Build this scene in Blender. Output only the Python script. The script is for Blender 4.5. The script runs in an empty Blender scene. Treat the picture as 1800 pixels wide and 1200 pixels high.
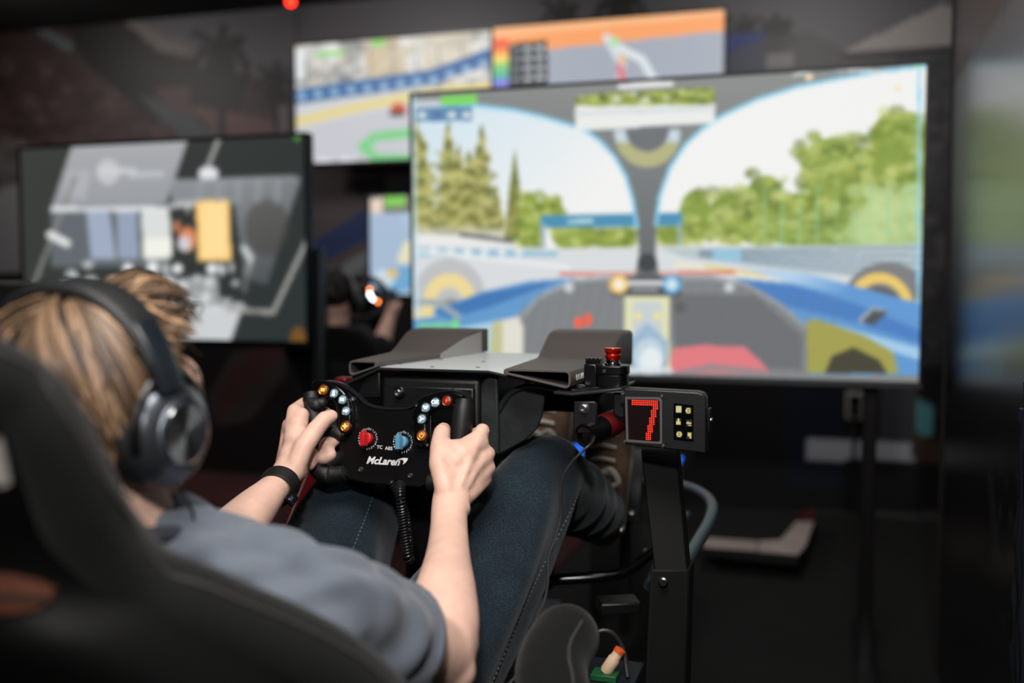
import bpy, bmesh, math, random
import numpy as np
from mathutils import Vector, Matrix, noise

random.seed(7)
rng = np.random.default_rng(7)
SC = bpy.context.scene
COL = SC.collection

# ------------------------------------------------------------------ camera
CAM = Vector((0.0, 0.0, 1.2))
YAW, PITCH, F = math.radians(17.7), math.radians(3.6), 1750.0
FW = Vector((-math.sin(YAW) * math.cos(PITCH), math.cos(YAW) * math.cos(PITCH), -math.sin(PITCH)))
RT = Vector((math.cos(YAW), math.sin(YAW), 0.0))
UP = RT.cross(FW)
cd = bpy.data.cameras.new('camera')
cd.sensor_width = 36.0
cd.lens = 36.0 * F / 1800.0
cd.clip_start = 0.02
cd.dof.use_dof = True
cd.dof.focus_distance = 1.53
cd.dof.aperture_fstop = 1.6
cam = bpy.data.objects.new('camera', cd)
cam.matrix_world = Matrix(((RT.x, UP.x, -FW.x, CAM.x), (RT.y, UP.y, -FW.y, CAM.y), (RT.z, UP.z, -FW.z, CAM.z), (0, 0, 0, 1)))
COL.objects.link(cam)
SC.camera = cam

# ------------------------------------------------------------------ world, lights, exposure
w = bpy.data.worlds.new('world')
SC.world = w
w.use_nodes = True
w.node_tree.nodes['Background'].inputs[0].default_value = (0.55, 0.62, 0.72, 1)
w.node_tree.nodes['Background'].inputs[1].default_value = 0.004


def area_light(name, loc, target, size, power, color, spread=180):
    ld = bpy.data.lights.new(name, 'AREA')
    ld.shape = 'DISK'
    ld.size = size
    ld.energy = power
    ld.color = color
    ld.spread = math.radians(spread)
    o = bpy.data.objects.new(name, ld)
    o.location = loc
    d = Vector(target) - Vector(loc)
    o.rotation_euler = d.to_track_quat('-Z', 'Y').to_euler()
    COL.objects.link(o)
    return o


area_light('ceiling_bounce_light', (-0.25, 0.50, 2.62), (-0.60, 1.20, 0.85), 1.1, 26.5, (1.0, 0.965, 0.93), 140)  # unseen soft source standing for flash bounced off the ceiling
area_light('neck_fill_light', (0.12, -0.55, 2.0), (-0.60, 1.0, 0.95), 0.15, 8.5, (1.0, 0.97, 0.94), 100)  # added fill for neck and hair; no real lamp hangs here
for x_ in (-4.4, -2.3, -0.2):
    area_light('mural_fill_light', (x_, 4.05, 2.72), (x_, 5.3, 1.6), 0.6, 14.0, (1.0, 0.95, 0.92), 150)  # added fill lights to brighten the mural, not fittings of the room

SC.view_settings.view_transform = 'Standard'
SC.view_settings.look = 'None'
SC.view_settings.gamma = 1.0
SC.view_settings.exposure = 0.0
SC.view_settings.use_curve_mapping = False


# ------------------------------------------------------------------ measuring helpers
def ray(px, py):
    return FW + RT * ((px - 900.0) / F) + UP * ((600.0 - py) / F)


def P(px, py, d):
    """the point at camera depth d that the photograph shows at (px, py)"""
    return CAM + ray(px, py) * d


def PY(px, py, Y):
    r = ray(px, py)
    return CAM + r * ((Y - CAM.y) / r.y)


def PZ(px, py, Z):
    r = ray(px, py)
    return CAM + r * ((Z - CAM.z) / r.z)


def PN(px, py, o, n):
    r = ray(px, py)
    return CAM + r * ((o - CAM).dot(n) / r.dot(n))


def project(co):
    d = co - np.array(CAM)
    z = d @ np.array(FW)
    return 900 + F * (d @ np.array(RT)) / z, 600 - F * (d @ np.array(UP)) / z


# ------------------------------------------------------------------ materials
def lin(c):
    out = []
    for v in c[:3]:
        v = v / 255.0
        out.append(v / 12.92 if v <= 0.04045 else ((v + 0.055) / 1.055) ** 2.4)
    return tuple(out) + (1.0,)


def nd(nt, kind, **kw):
    n = nt.nodes.new(kind)
    for k, v in kw.items():
        setattr(n, k, v)
    return n


def mat(name, color, rough=0.5, metal=0.0, bump=0.0, scale=200.0, var=0.0, vscale=8.0, sheen=0.0, coat=0.0, spec=0.5, detail=4.0):
    m = bpy.data.materials.new(name)
    m.use_nodes = True
    nt = m.node_tree
    b = nt.nodes['Principled BSDF']
    c = lin(color)
    b.inputs['Base Color'].default_value = c
    b.inputs['Roughness'].default_value = rough
    b.inputs['Metallic'].default_value = metal
    b.inputs['Specular IOR Level'].default_value = spec
    if sheen:
        b.inputs['Sheen Weight'].default_value = sheen
        b.inputs['Sheen Roughness'].default_value = 0.5
    if coat:
        b.inputs['Coat Weight'].default_value = coat
        b.inputs['Coat Roughness'].default_value = 0.08
    tc = nd(nt, 'ShaderNodeTexCoord')
    if bump:
        nz = nd(nt, 'ShaderNodeTexNoise')
        nz.inputs['Scale'].default_value = scale
        nz.inputs['Detail'].default_value = detail
        nt.links.new(tc.outputs['Object'], nz.inputs['Vector'])
        bp = nd(nt, 'ShaderNodeBump')
        bp.inputs['Strength'].default_value = bump
        bp.inputs['Distance'].default_value = 0.002
        nt.links.new(nz.outputs['Fac'], bp.inputs['Height'])
        nt.links.new(bp.outputs['Normal'], b.inputs['Normal'])
    if var:
        nz2 = nd(nt, 'ShaderNodeTexNoise')
        nz2.inputs['Scale'].default_value = vscale
        nz2.inputs['Detail'].default_value = 5.0
        nt.links.new(tc.outputs['Object'], nz2.inputs['Vector'])
        rp = nd(nt, 'ShaderNodeValToRGB')
        rp.color_ramp.elements[0].position = 0.3
        rp.color_ramp.elements[1].position = 0.7
        rp.color_ramp.elements[0].color = tuple(x * (1 - var) for x in c[:3]) + (1,)
        rp.color_ramp.elements[1].color = tuple(min(1, x * (1 + var)) for x in c[:3]) + (1,)
        nt.links.new(nz2.outputs['Fac'], rp.inputs['Fac'])
        nt.links.new(rp.outputs['Color'], b.inputs['Base Color'])
    return m


def glow(name, color, strength=1.0, base=(10, 10, 10)):
    m = mat(name, base, 0.35)
    b = m.node_tree.nodes['Principled BSDF']
    b.inputs['Emission Color'].default_value = lin(color)
    b.inputs['Emission Strength'].default_value = strength
    return m


def painted(name, emit=None, rough=0.6, gain=1.0):
    """colour comes from the mesh's own print (a colour attribute); emit makes it a lit screen"""
    m = bpy.data.materials.new(name)
    m.use_nodes = True
    nt = m.node_tree
    b = nt.nodes['Principled BSDF']
    at = nd(nt, 'ShaderNodeAttribute', attribute_name='print')
    b.inputs['Roughness'].default_value = rough
    if emit is None:
        nt.links.new(at.outputs['Color'], b.inputs['Base Color'])
    else:
        b.inputs['Base Color'].default_value = (0.01, 0.01, 0.01, 1)
        nt.links.new(at.outputs['Color'], b.inputs['Emission Color'])
        b.inputs['Emission Strength'].default_value = emit
    return m


# ------------------------------------------------------------------ mesh helpers
class MB:
    def __init__(self):
        self.v, self.f = [], []

    def add(self, vs, fs):
        n = len(self.v)
        self.v += [tuple(p) for p in vs]
        self.f += [tuple(i + n for i in f) for f in fs]
        return self

    def box(self, c, s, rot=None):
        c = Vector(c)
        vs = []
        for x in (-.5, .5):
            for y in (-.5, .5):
                for z in (-.5, .5):
                    p = Vector((x * s[0], y * s[1], z * s[2]))
                    if rot is not None:
                        p = rot @ p
                    vs.append(c + p)
        return self.add(vs, [(0, 1, 3, 2), (4, 6, 7, 5), (0, 4, 5, 1), (2, 3, 7, 6), (0, 2, 6, 4), (1, 5, 7, 3)])

    def hexa(self, a, b):
        """quad ring a to quad ring b"""
        n = len(a)
        fs = [tuple(range(n))[::-1], tuple(range(n, 2 * n))]
        for i in range(n):
            j = (i + 1) % n
            fs.append((i, j, n + j, n + i))
        return self.add(list(a) + list(b), fs)

    def prism(self, poly, d):
        d = Vector(d)
        a = [Vector(p) for p in poly]
        return self.hexa(a, [p + d for p in a])

    def loft(self, rings, caps=True, closed=False):
        n = len(rings[0])
        vs = [p for r in rings for p in r]
        fs = []
        m = len(rings)
        for k in range(m if closed else m - 1):
            k2 = (k + 1) % m
            for i in range(n):
                j = (i + 1) % n
                fs.append((k * n + i, k * n + j, k2 * n + j, k2 * n + i))
        if caps and not closed:
            fs.append(tuple(range(n))[::-1])
            fs.append(tuple(range((m - 1) * n, m * n)))
        return self.add(vs, fs)

    def tube(self, pts, r, n=10, closed=False, side=None, rb=None, caps=True):
        pts = [Vector(p) for p in pts]
        m = len(pts)
        rs = r if isinstance(r, (list, tuple)) else [r] * m
        rbs = rs if rb is None else (rb if isinstance(rb, (list, tuple)) else [rb] * m)
        rings = []
        s = Vector(side) if side is not None else None
        for k in range(m):
            if closed:
                t = pts[(k + 1) % m] - pts[k - 1]
            else:
                t = pts[min(k + 1, m - 1)] - pts[max(k - 1, 0)]
            if t.length < 1e-9:
                t = Vector((0, 0, 1))
            t.normalize()
            if s is None:
                s = Vector((0, 0, 1)) if abs(t.z) < 0.9 else Vector((1, 0, 0))
            s2 = s - t * s.dot(t)
            if s2.length < 1e-4:
                s2 = t.orthogonal()
            s2.normalize()
            if side is None:
                s = s2
            b = t.cross(s2)
            rings.append([pts[k] + s2 * (rs[k] * math.cos(2 * math.pi * i / n)) + b * (rbs[k] * math.sin(2 * math.pi * i / n)) for i in range(n)])
        return self.loft(rings, caps=caps, closed=closed)

    def lathe(self, o, axis, prof, n=24):
        """prof = [(radius, height along axis)]"""
        o, a = Vector(o), Vector(axis).normalized()
        s = a.orthogonal().normalized()
        b = a.cross(s)
        rings = [[o + a * h + (s * math.cos(2 * math.pi * i / n) + b * math.sin(2 * math.pi * i / n)) * max(r, 1e-5) for i in range(n)] for r, h in prof]
        return self.loft(rings)

    def ell(self, c, r, n=16, m=10, rot=None):
        c = Vector(c)
        rings = []
        for k in range(m + 1):
            a = math.pi * (k + 0.02) / (m + 0.04)
            ring = []
            for i in range(n):
                t = 2 * math.pi * i / n
                p = Vector((r[0] * math.sin(a) * math.cos(t), r[1] * math.sin(a) * math.sin(t), -r[2] * math.cos(a)))
                if rot is not None:
                    p = rot @ p
                ring.append(c + p)
            rings.append(ring)
        return self.loft(rings)

    def caps(self, pts, n=14):
        """a tapered, round-ended limb through (point, radius) joints"""
        pts = [(Vector(p), r) for p, r in pts]
        self.tube([p for p, r in pts], [r for p, r in pts], n)
        for p, r in pts:
            self.ell(p, (r, r, r), n, 8)
        return self

    def mesh(self, name):
        me = bpy.data.meshes.new(name)
        me.from_pydata(self.v, [], self.f)
        me.update()
        bm = bmesh.new()
        bm.from_mesh(me)
        bmesh.ops.recalc_face_normals(bm, faces=bm.faces)
        bm.to_mesh(me)
        bm.free()
        return me


def spline(pts, k=6):
    """Catmull-Rom through points (Vectors or tuples of any length)"""
    a = np.array([tuple(p) for p in pts], float)
    a = np.vstack([2 * a[0] - a[1], a, 2 * a[-1] - a[-2]])
    out = []
    for i in range(1, len(a) - 2):
        p0, p1, p2, p3 = a[i - 1], a[i], a[i + 1], a[i + 2]
        for t in np.linspace(0, 1, k, endpoint=False):
            out.append(0.5 * (2 * p1 + (p2 - p0) * t + (2 * p0 - 5 * p1 + 4 * p2 - p3) * t * t + (3 * p1 - p0 - 3 * p2 + p3) * t ** 3))
    out.append(a[-2])
    return [Vector(o) if len(o) == 3 else tuple(o) for o in out]


def tag(o, label=None, cat=None, group=None, kind=None):
    if label:
        o['label'] = label
    if cat:
        o['category'] = cat
    if group:
        o['group'] = group
    if kind:
        o['kind'] = kind
    return o


def link(name, me, m, parent=None, smooth=True, bevel=0.0, seg=2):
    o = bpy.data.objects.new(name, me)
    if not me.materials:
        me.materials.append(m)
    if smooth:
        for p in me.polygons:
            p.use_smooth = True
    COL.objects.link(o)
    if parent is not None:
        o.parent = parent
        o.matrix_parent_inverse = Matrix.Translation(-parent.location)
        if parent.type == 'MESH':
            o.matrix_parent_inverse = parent_world(parent).inverted()
    if bevel:
        b = o.modifiers.new('bevel', 'BEVEL')
        b.width = bevel
        b.segments = seg
        b.limit_method = 'ANGLE'
        b.angle_limit = math.radians(40)
        b.harden_normals = False
    if smooth:
        es = me
        try:
            me.set_sharp_from_angle(angle=math.radians(42))
        except Exception:
            pass
    return o


def parent_world(o):
    m = Matrix.LocRotScale(o.location, o.rotation_euler, o.scale)
    if o.parent is not None:
        return parent_world(o.parent) @ o.matrix_parent_inverse @ m
    return m


def part(name, mb, m, parent, bevel=0.0, smooth=True, label=None, kind=None, seg=2):
    o = link(name, mb.mesh(name) if isinstance(mb, MB) else mb, m, parent, smooth, bevel, seg)
    if label:
        o['label'] = label
    if kind:
        o['kind'] = kind
    return o


def thing(name, label, cat, loc, group=None):
    o = bpy.data.objects.new(name, None)
    o.empty_display_size = 0.05
    o.location = loc
    COL.objects.link(o)
    return tag(o, label, cat, group)


def single(name, mb, m, label, cat, group=None, bevel=0.0, smooth=True, kind=None):
    o = link(name, mb.mesh(name) if isinstance(mb, MB) else mb, m, None, smooth, bevel)
    return tag(o, label, cat, group, kind)


def structure(name, mb, m, bevel=0.0, smooth=False):
    o = link(name, mb.mesh(name) if isinstance(mb, MB) else mb, m, None, smooth, bevel)
    o['kind'] = 'structure'
    return o


def text_mesh(s, size, o, u, v, n, depth=0.0004, shear=0.0, bold=0.0, sx=1.0, align='CENTER'):
    """flat lettering as a mesh, standing at o with axes u, v and facing n"""
    cu = bpy.data.curves.new('lettering', 'FONT')
    cu.body = s
    cu.size = size
    cu.align_x = align
    cu.align_y = 'CENTER'
    cu.shear = shear
    cu.offset = bold * size * 0.5
    cu.extrude = depth
    cu.resolution_u = 3
    ob = bpy.data.objects.new('lettering', cu)
    COL.objects.link(ob)
    dg = bpy.context.evaluated_depsgraph_get()
    me = bpy.data.meshes.new_from_object(ob.evaluated_get(dg))
    bpy.data.objects.remove(ob)
    bpy.data.curves.remove(cu)
    M = Matrix(((u.x * sx, v.x, n.x, o.x), (u.y * sx, v.y, n.y, o.y), (u.z * sx, v.z, n.z, o.z), (0, 0, 0, 1)))
    me.transform(M)
    me.materials.clear()
    return me


def remeshed(mb, voxel, smooth=4, fac=0.5, weight=None, disp=None):
    """one continuous skin over the overlapping limbs"""
    me = mb.mesh('body_source')
    ob = bpy.data.objects.new('body_source', me)
    COL.objects.link(ob)
    md = ob.modifiers.new('r', 'REMESH')
    md.mode = 'VOXEL'
    md.voxel_size = voxel
    dg = bpy.context.evaluated_depsgraph_get()
    out = bpy.data.meshes.new_from_object(ob.evaluated_get(dg))
    bpy.data.objects.remove(ob)
    bpy.data.meshes.remove(me)
    nv = len(out.vertices)
    co = np.empty(nv * 3)
    out.vertices.foreach_get('co', co)
    co = co.reshape(-1, 3)
    ed = np.empty(len(out.edges) * 2, np.int32)
    out.edges.foreach_get('vertices', ed)
    ed = ed.reshape(-1, 2)
    cnt = np.bincount(ed.ravel(), minlength=nv).astype(float)[:, None]
    cnt[cnt == 0] = 1
    wgt = np.ones((nv, 1)) if weight is None else weight(co)[:, None]

    def lap(c):
        s = np.stack([np.bincount(ed[:, 0], c[ed[:, 1], k], nv) + np.bincount(ed[:, 1], c[ed[:, 0], k], nv) for k in range(3)], 1)
        return s / cnt - c
    for _ in range(smooth):
        co = co + lap(co) * fac * wgt
        co = co - lap(co) * fac * 0.72 * wgt if _ % 2 else co
    if disp is not None:
        out.vertices.foreach_set('co', co.ravel())
        out.update()
        nr = np.empty(nv * 3)
        out.vertices.foreach_get('normal', nr)
        co = co + nr.reshape(-1, 3) * disp(co)[:, None]
        co = co + lap(co) * 0.3
    out.vertices.foreach_set('co', co.ravel())
    out.update()
    out.materials.clear()
    for p in out.polygons:
        p.use_smooth = True
    return out


# ------------------------------------------------------------------ flat print (screens, wall mural)
class Print:
    def __init__(self, x, y, base=(0, 0, 0)):
        self.x, self.y = x, y
        self.c = np.tile(np.array(base, float), (len(x), 1))

    def put(self, mask, col, a=1.0):
        col = np.array(col, float)
        al = (mask.astype(float) * a)[:, None]
        self.c = self.c * (1 - al) + al * (col if col.ndim == 2 else col[None, :])

    def inside(self, pts):
        x, y = self.x, self.y
        r = np.zeros(len(x), bool)
        n = len(pts)
        for i in range(n):
            x1, y1 = pts[i]
            x2, y2 = pts[(i + 1) % n]
            if y1 == y2:
                continue
            c = ((y1 > y) != (y2 > y)) & (x < (x2 - x1) * (y - y1) / (y2 - y1) + x1)
            r ^= c
        return r

    def poly(self, pts, col, a=1.0):
        self.put(self.inside(pts), col, a)

    def ell(self, cx, cy, rx, ry, col, a=1.0, ring=0.0, lo=None):
        d = ((self.x - cx) / rx) ** 2 + ((self.y - cy) / ry) ** 2
        m = d < 1
        if ring:
            m &= d > (1 - ring) ** 2
        if lo is not None:
            m &= self.y > lo
        self.put(m, col, a)

    def line(self, pts, w, col, a=1.0):
        for (x1, y1), (x2, y2) in zip(pts[:-1], pts[1:]):
            dx, dy = x2 - x1, y2 - y1
            L = dx * dx + dy * dy + 1e-9
            t = np.clip(((self.x - x1) * dx + (self.y - y1) * dy) / L, 0, 1)
            d = np.hypot(self.x - x1 - t * dx, self.y - y1 - t * dy)
            self.put(d < w / 2, col, a)

    def shade(self, pts, c0, c1, p0, p1):
        m = self.inside(pts)
        dx, dy = p1[0] - p0[0], p1[1] - p0[1]
        t = np.clip(((self.x - p0[0]) * dx + (self.y - p0[1]) * dy) / (dx * dx + dy * dy), 0, 1)[:, None]
        self.put(m, np.array(c0, float)[None] * (1 - t) + np.array(c1, float)[None] * t)

    def soft(self, nu, nv, n):
        a = self.c.reshape(nv + 1, nu + 1, 3)
        for _ in range(n):
            for ax in (0, 1):
                p = np.concatenate([a.take([0], ax), a, a.take([-1], ax)], ax)
                m = a.shape[ax]
                a = (p.take(range(0, m), ax) + 2 * p.take(range(1, m + 1), ax) + p.take(range(2, m + 2), ax)) / 4
        self.c = a.reshape(-1, 3)

    def speckle(self, n, box, r, cols, a=0.8, inside=None):
        m0 = self.inside(inside) if inside else np.ones(len(self.x), bool)
        for _ in range(n):
            cx, cy = rng.uniform(box[0], box[2]), rng.uniform(box[1], box[3])
            rr = rng.uniform(r[0], r[1])
            c = cols[rng.integers(len(cols))]
            near = (np.abs(self.x - cx) < rr * 1.3) & (np.abs(self.y - cy) < rr)
            d = ((self.x - cx) / (rr * 1.2)) ** 2 + ((self.y - cy) / (rr * 0.9)) ** 2
            self.put(near & m0 & (d < 1), c, a)


def print_grid(name, a, b, c, nu, nv):
    """grid over the flat rectangle a (bottom left), b (bottom right), c (top left)"""
    a, b, c = (np.array(p, float) for p in (a, b, c))
    u, v = np.meshgrid(np.linspace(0, 1, nu + 1), np.linspace(0, 1, nv + 1))
    co = a + u.reshape(-1, 1) * (b - a) + v.reshape(-1, 1) * (c - a)
    i = np.arange(nu * nv)
    q = (i // nu) * (nu + 1) + i % nu
    fc = np.stack([q, q + 1, q + nu + 2, q + nu + 1], 1)
    me = bpy.data.meshes.new(name)
    me.vertices.add(len(co))
    me.vertices.foreach_set('co', co.ravel())
    me.loops.add(len(fc) * 4)
    me.loops.foreach_set('vertex_index', fc.ravel().astype(np.int32))
    me.polygons.add(len(fc))
    me.polygons.foreach_set('loop_start', (np.arange(len(fc)) * 4).astype(np.int32))
    me.update(calc_edges=True)
    me.validate()
    px, py = project(co)
    return me, Print(px, py)


def fix_print(me, pr):
    c = np.clip(pr.c / 255.0, 0, 1)
    c = np.where(c <= 0.04045, c / 12.92, ((c + 0.055) / 1.055) ** 2.4)
    at = me.color_attributes.new('print', 'FLOAT_COLOR', 'POINT')
    at.data.foreach_set('color', np.hstack([c, np.ones((len(c), 1))]).ravel())


# ------------------------------------------------------------------ shared materials
M = {
    'black_metal': mat('black_powder_coat', (9, 9, 10), 0.42, 0.0, 0.15, 900),
    'black_satin': mat('black_satin_plastic', (7, 7, 8), 0.3),
    'black_gloss': mat('black_gloss_plastic', (9, 9, 10), 0.16),
    'black_matte': mat('black_matte', (12, 12, 12), 0.8),
    'rubber': mat('black_rubber', (15, 15, 16), 0.55, 0, 0.1, 700),
    'suede': mat('black_suede', (13, 14, 14), 0.9, 0, 0.35, 900, 0.15, 14, sheen=0.08, spec=0.2),
    'carbon': mat('dark_panel', (9, 9, 10), 0.5, 0, 0.1, 500),
    'deck': mat('grey_coated_sheet', (40, 41, 43), 0.36, 0.25, 0.06, 900),
    'silver': mat('silver_sheet', (226, 229, 232), 0.36, 0.35, 0.06, 900),
    'duct': mat('charcoal_printed_plastic', (82, 76, 73), 0.5, 0, 0.12, 800),
    'steel': mat('steel', (170, 170, 172), 0.28, 1.0),
    'chrome': mat('chrome', (200, 202, 205), 0.12, 1.0),
    'white_print': mat('white_print', (215, 215, 215), 0.6),
    'red': mat('red_plastic', (190, 18, 24), 0.35),
    'red_anod': mat('red_anodised', (200, 30, 18), 0.22, 0.7),
    'red_paint': mat('dark_red_paint', (88, 10, 14), 0.4),
    'blue': mat('blue_plastic', (84, 140, 172), 0.35),
    'tv_black': mat('tv_black_plastic', (10, 10, 11), 0.4),
    'tv_silver': mat('tv_dark_silver', (88, 90, 94), 0.35, 0.7),
    'tube': mat('blue_grey_tube', (70, 82, 90), 0.35, 0.5),
    'grey_pan': mat('grey_pan', (120, 122, 126), 0.5, 0.1, 0.1, 300, 0.1),
    'cable': mat('cable_black', (34, 33, 33), 0.45),
}

# ================================================================== the room
YB = 5.3
ZC = 2.8
WX = 0.335


def boxm(x0, x1, y0, y1, z0, z1):
    return MB().box(((x0 + x1) / 2, (y0 + y1) / 2, (z0 + z1) / 2), (x1 - x0, y1 - y0, z1 - z0))


structure('floor', boxm(-6.2, 2.2, -2.2, 5.5, -0.1, 0.0), mat('dark_carpet', (12, 11, 10), 0.9, 0, 0.3, 300, 0.35, 3.0))
structure('ceiling', boxm(-6.2, 2.2, -2.2, 5.5, ZC, ZC + 0.1), mat('black_ceiling', (9, 9, 9), 0.85))
structure('wall_left', boxm(-6.2, -6.05, -2.2, 5.3, 0, ZC), mat('dark_wall', (34, 30, 30), 0.8, 0, 0.1, 40))
structure('wall_front', boxm(-6.05, 2.2, -2.2, -2.05, 0, ZC), mat('dark_wall_front', (30, 30, 32), 0.8, 0, 0.1, 40))
structure('wall_far_right', boxm(2.05, 2.2, -2.05, 5.3, 0, ZC), mat('dark_wall_side', (30, 30, 32), 0.8, 0, 0.1, 40))
structure('wall_back_core', boxm(-6.05, 2.05, YB + 0.004, YB + 0.2, 0, ZC), M['black_matte'])

# right partition: glossy printed board standing beside the rig, mirror-like
structure('wall_right', boxm(WX, WX + 0.09, -1.8, 3.25, 0.0, 2.6), mat('board_black', (12, 12, 13), 0.4), bevel=0.004)
me, p = print_grid('wall_right_print_glow', (WX - 0.002, 3.25, 0.0), (WX - 0.002, 0.4, 0.0), (WX - 0.002, 3.25, 2.6), 190, 170)
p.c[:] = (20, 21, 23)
p.poly([(1640, -400), (2600, -400), (2600, 420), (1820, 520), (1700, 560), (1640, 600)], (150, 152, 160))  # pale field: reflected screen glow painted into the board's colour
p.shade([(1640, 250), (2600, 250), (2600, 900), (1640, 700)], (150, 152, 160), (20, 21, 23), (1700, 330), (1700, 620))  # the painted glow fades to black lower down
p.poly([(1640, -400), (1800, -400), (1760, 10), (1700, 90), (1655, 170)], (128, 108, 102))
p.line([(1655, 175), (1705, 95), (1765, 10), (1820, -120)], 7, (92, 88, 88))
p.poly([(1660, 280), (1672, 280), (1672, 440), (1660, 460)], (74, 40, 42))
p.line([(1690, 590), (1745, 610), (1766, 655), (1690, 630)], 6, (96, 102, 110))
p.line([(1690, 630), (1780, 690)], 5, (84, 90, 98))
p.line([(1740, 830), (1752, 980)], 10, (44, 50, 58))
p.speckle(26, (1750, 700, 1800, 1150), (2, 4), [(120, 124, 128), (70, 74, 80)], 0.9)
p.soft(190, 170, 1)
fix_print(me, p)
wm = painted('glossy_print_and_glow', rough=0.27)
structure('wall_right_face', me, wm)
structure('trim_1', boxm(WX - 0.006, WX + 0.098, 3.23, 3.27, 0.0, 2.62), mat('dark_brown_trim', (30, 22, 19), 0.6))
# wrinkled film edging on the near part of the partition
mb = MB()
for k, (yy, z0, z1) in enumerate(((1.93, 0.0, 1.02), (1.885, 0.1, 1.08), (1.96, 0.3, 0.97))):
    pts = [Vector((WX - 0.003, yy + 0.012 * math.sin(z * 9 + k), z)) for z in np.linspace(z0, z1, 30)]
    mb.tube(pts, [0.006 + 0.003 * math.sin(i * 1.3 + k) for i in range(30)], 8)
single('loose_film_edge', mb, mat('wrinkled_film', (30, 33, 38), 0.15, 0, 0.4, 60, coat=0.6),
       'wrinkled glossy black film edge running down the right wall', 'film')

# back wall: a printed view of a race track with palms, stands and a tent
me, p = print_grid('wall_back', (-6.05, YB, 0.0), (2.05, YB, 0.0), (-6.05, YB, ZC), 420, 150)
p.c[:] = (56, 56, 59)
p.poly([(-400, -300), (240, 40), (268, 46), (300, 66), (335, 92), (350, 120), (440, 128), (470, 150), (525, 165), (525, 330), (-400, 330)], (36, 27, 26))
p.speckle(1100, (-300, 60, 525, 330), (4, 11), [(24, 18, 18), (46, 36, 34), (60, 50, 48), (30, 22, 21), (50, 32, 31)], 0.5,
          [(-300, 20), (120, 110), (270, 200), (330, 250), (525, 330), (-300, 330)])
p.poly([(60, -60), (240, 40), (268, 46), (335, 92), (350, 120), (440, 130), (420, 200), (330, 185), (270, 215), (150, 110)], (13, 11, 11))
p.poly([(185, 10), (215, 20), (345, 92), (332, 100), (280, 90)], (72, 67, 64))
p.poly([(40, -10), (68, -10), (70, 40), (130, 80), (122, 92), (48, 48)], (56, 60, 62))
p.poly([(270, 155), (335, 150), (340, 235), (300, 200)], (50, 36, 36))
p.poly([(240, 165), (285, 180), (390, 240), (320, 245)], (42, 46, 48))
p.poly([(330, 185), (420, 200), (500, 215), (505, 245), (390, 245)], (64, 45, 45))
p.poly([(480, 170), (505, 170), (505, 240), (482, 240)], (66, 62, 62))


def palm(cx, cy, r, trunk):
    c = (14, 12, 12)
    for ax_, ay, bx, by in ((-.55, -.55, -1.05, -.75), (.45, -.5, .85, -.5), (-.7, -.1, -1.1, .6), (.7, -.1, 1.05, .6), (-.4, .3, -.75, 1.35), (.4, .3, .6, 1.3), (0, -.5, .1, -1.0), (-.25, .5, -.3, 1.5), (.2, .5, .3, 1.4)):
        p.line([(cx, cy), (cx + ax_ * r, cy + ay * r), (cx + bx * r, cy + by * r)], r * .34, c)
    p.line([(cx, cy), (cx + 3, cy + trunk)], r * .26, c)


for a_ in ((388, 92, 44, 150), (484, 140, 30, 90), (985, 26, 30, 60), (1092, 8, 42, 60), (1305, 50, 24, 40), (1362, 56, 32, 40)):
    palm(*a_)
p.line([(520, 20), (520, 80)], 5, (36, 36, 38))
p.poly([(1272, 62), (1350, 58), (1350, 150), (1272, 150)], (14, 32, 78))
p.poly([(1272, 100), (1350, 60), (1420, 55), (1480, 85), (1660, 95), (1660, 135), (1272, 150)], (42, 42, 42), 0.75)
p.poly([(1350, 95), (1395, 92), (1395, 120), (1350, 122)], (78, 78, 78))
p.poly([(1478, 92), (1655, 8), (1700, 8), (1700, 80), (1600, 84)], (104, 100, 98))
p.poly([(1478, 95), (1700, 80), (1700, 97), (1478, 108)], (22, 22, 23))
p.poly([(1615, 100), (1700, 95), (1700, 640), (1615, 640)], (38, 38, 40))
p.speckle(120, (1615, 100, 1700, 640), (6, 14), [(24, 24, 25), (62, 60, 60), (48, 48, 52)], 0.6)
p.poly([(-250, 250), (48, 250), (48, 480), (-250, 480)], (96, 95, 96), 0.8)                             # pale pit wall, far left
p.speckle(60, (-60, 240, 40, 330), (8, 18), [(60, 56, 54), (44, 40, 40)], 0.6)
p.poly([(-250, 480), (520, 480), (900, 480), (900, 860), (-250, 860)], (14, 12, 12))
p.poly([(900, 640), (1720, 640), (1720, 900), (900, 900)], (15, 13, 14))
p.poly([(545, 290), (760, 270), (760, 470), (545, 560)], (50, 44, 44))
p.poly([(605, 315), (680, 308), (680, 340), (605, 340)], (20, 18, 18))
p.poly([(545, 430), (660, 355), (760, 300), (760, 350), (660, 410), (545, 475)], (18, 32, 62))
p.poly([(560, 490), (720, 395), (720, 415), (600, 500)], (74, 80, 82))
p.poly([(545, 480), (560, 480), (560, 700), (545, 700)], (24, 22, 22))
p.poly([(360, 700), (410, 620), (510, 600), (500, 660), (440, 740), (380, 750)], (40, 35, 33))            # kerb
for k in range(4):
    p.poly([(372 + k * 34, 745 - k * 36), (392 + k * 34, 745 - k * 36), (430 + k * 30, 640 - k * 30), (408 + k * 30, 640 - k * 30)], (52, 24, 22), 0.6)
p.poly([(1380, 680), (1480, 680), (1480, 860), (1380, 860)], (10, 16, 30))
p.poly([(1416, 772), (1612, 780), (1612, 812), (1416, 806)], (140, 142, 148))
p.poly([(1545, 680), (1612, 680), (1612, 775), (1545, 775)], (48, 48, 52))
p.poly([(1612, 700), (1640, 715), (1640, 770), (1612, 760)], (70, 120, 124))
p.poly([(1605, 765), (1660, 775), (1660, 815), (1605, 812)], (52, 40, 34))
p.c = np.clip(p.c * 1.35, 0, 255)
fix_print(me, p)
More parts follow.
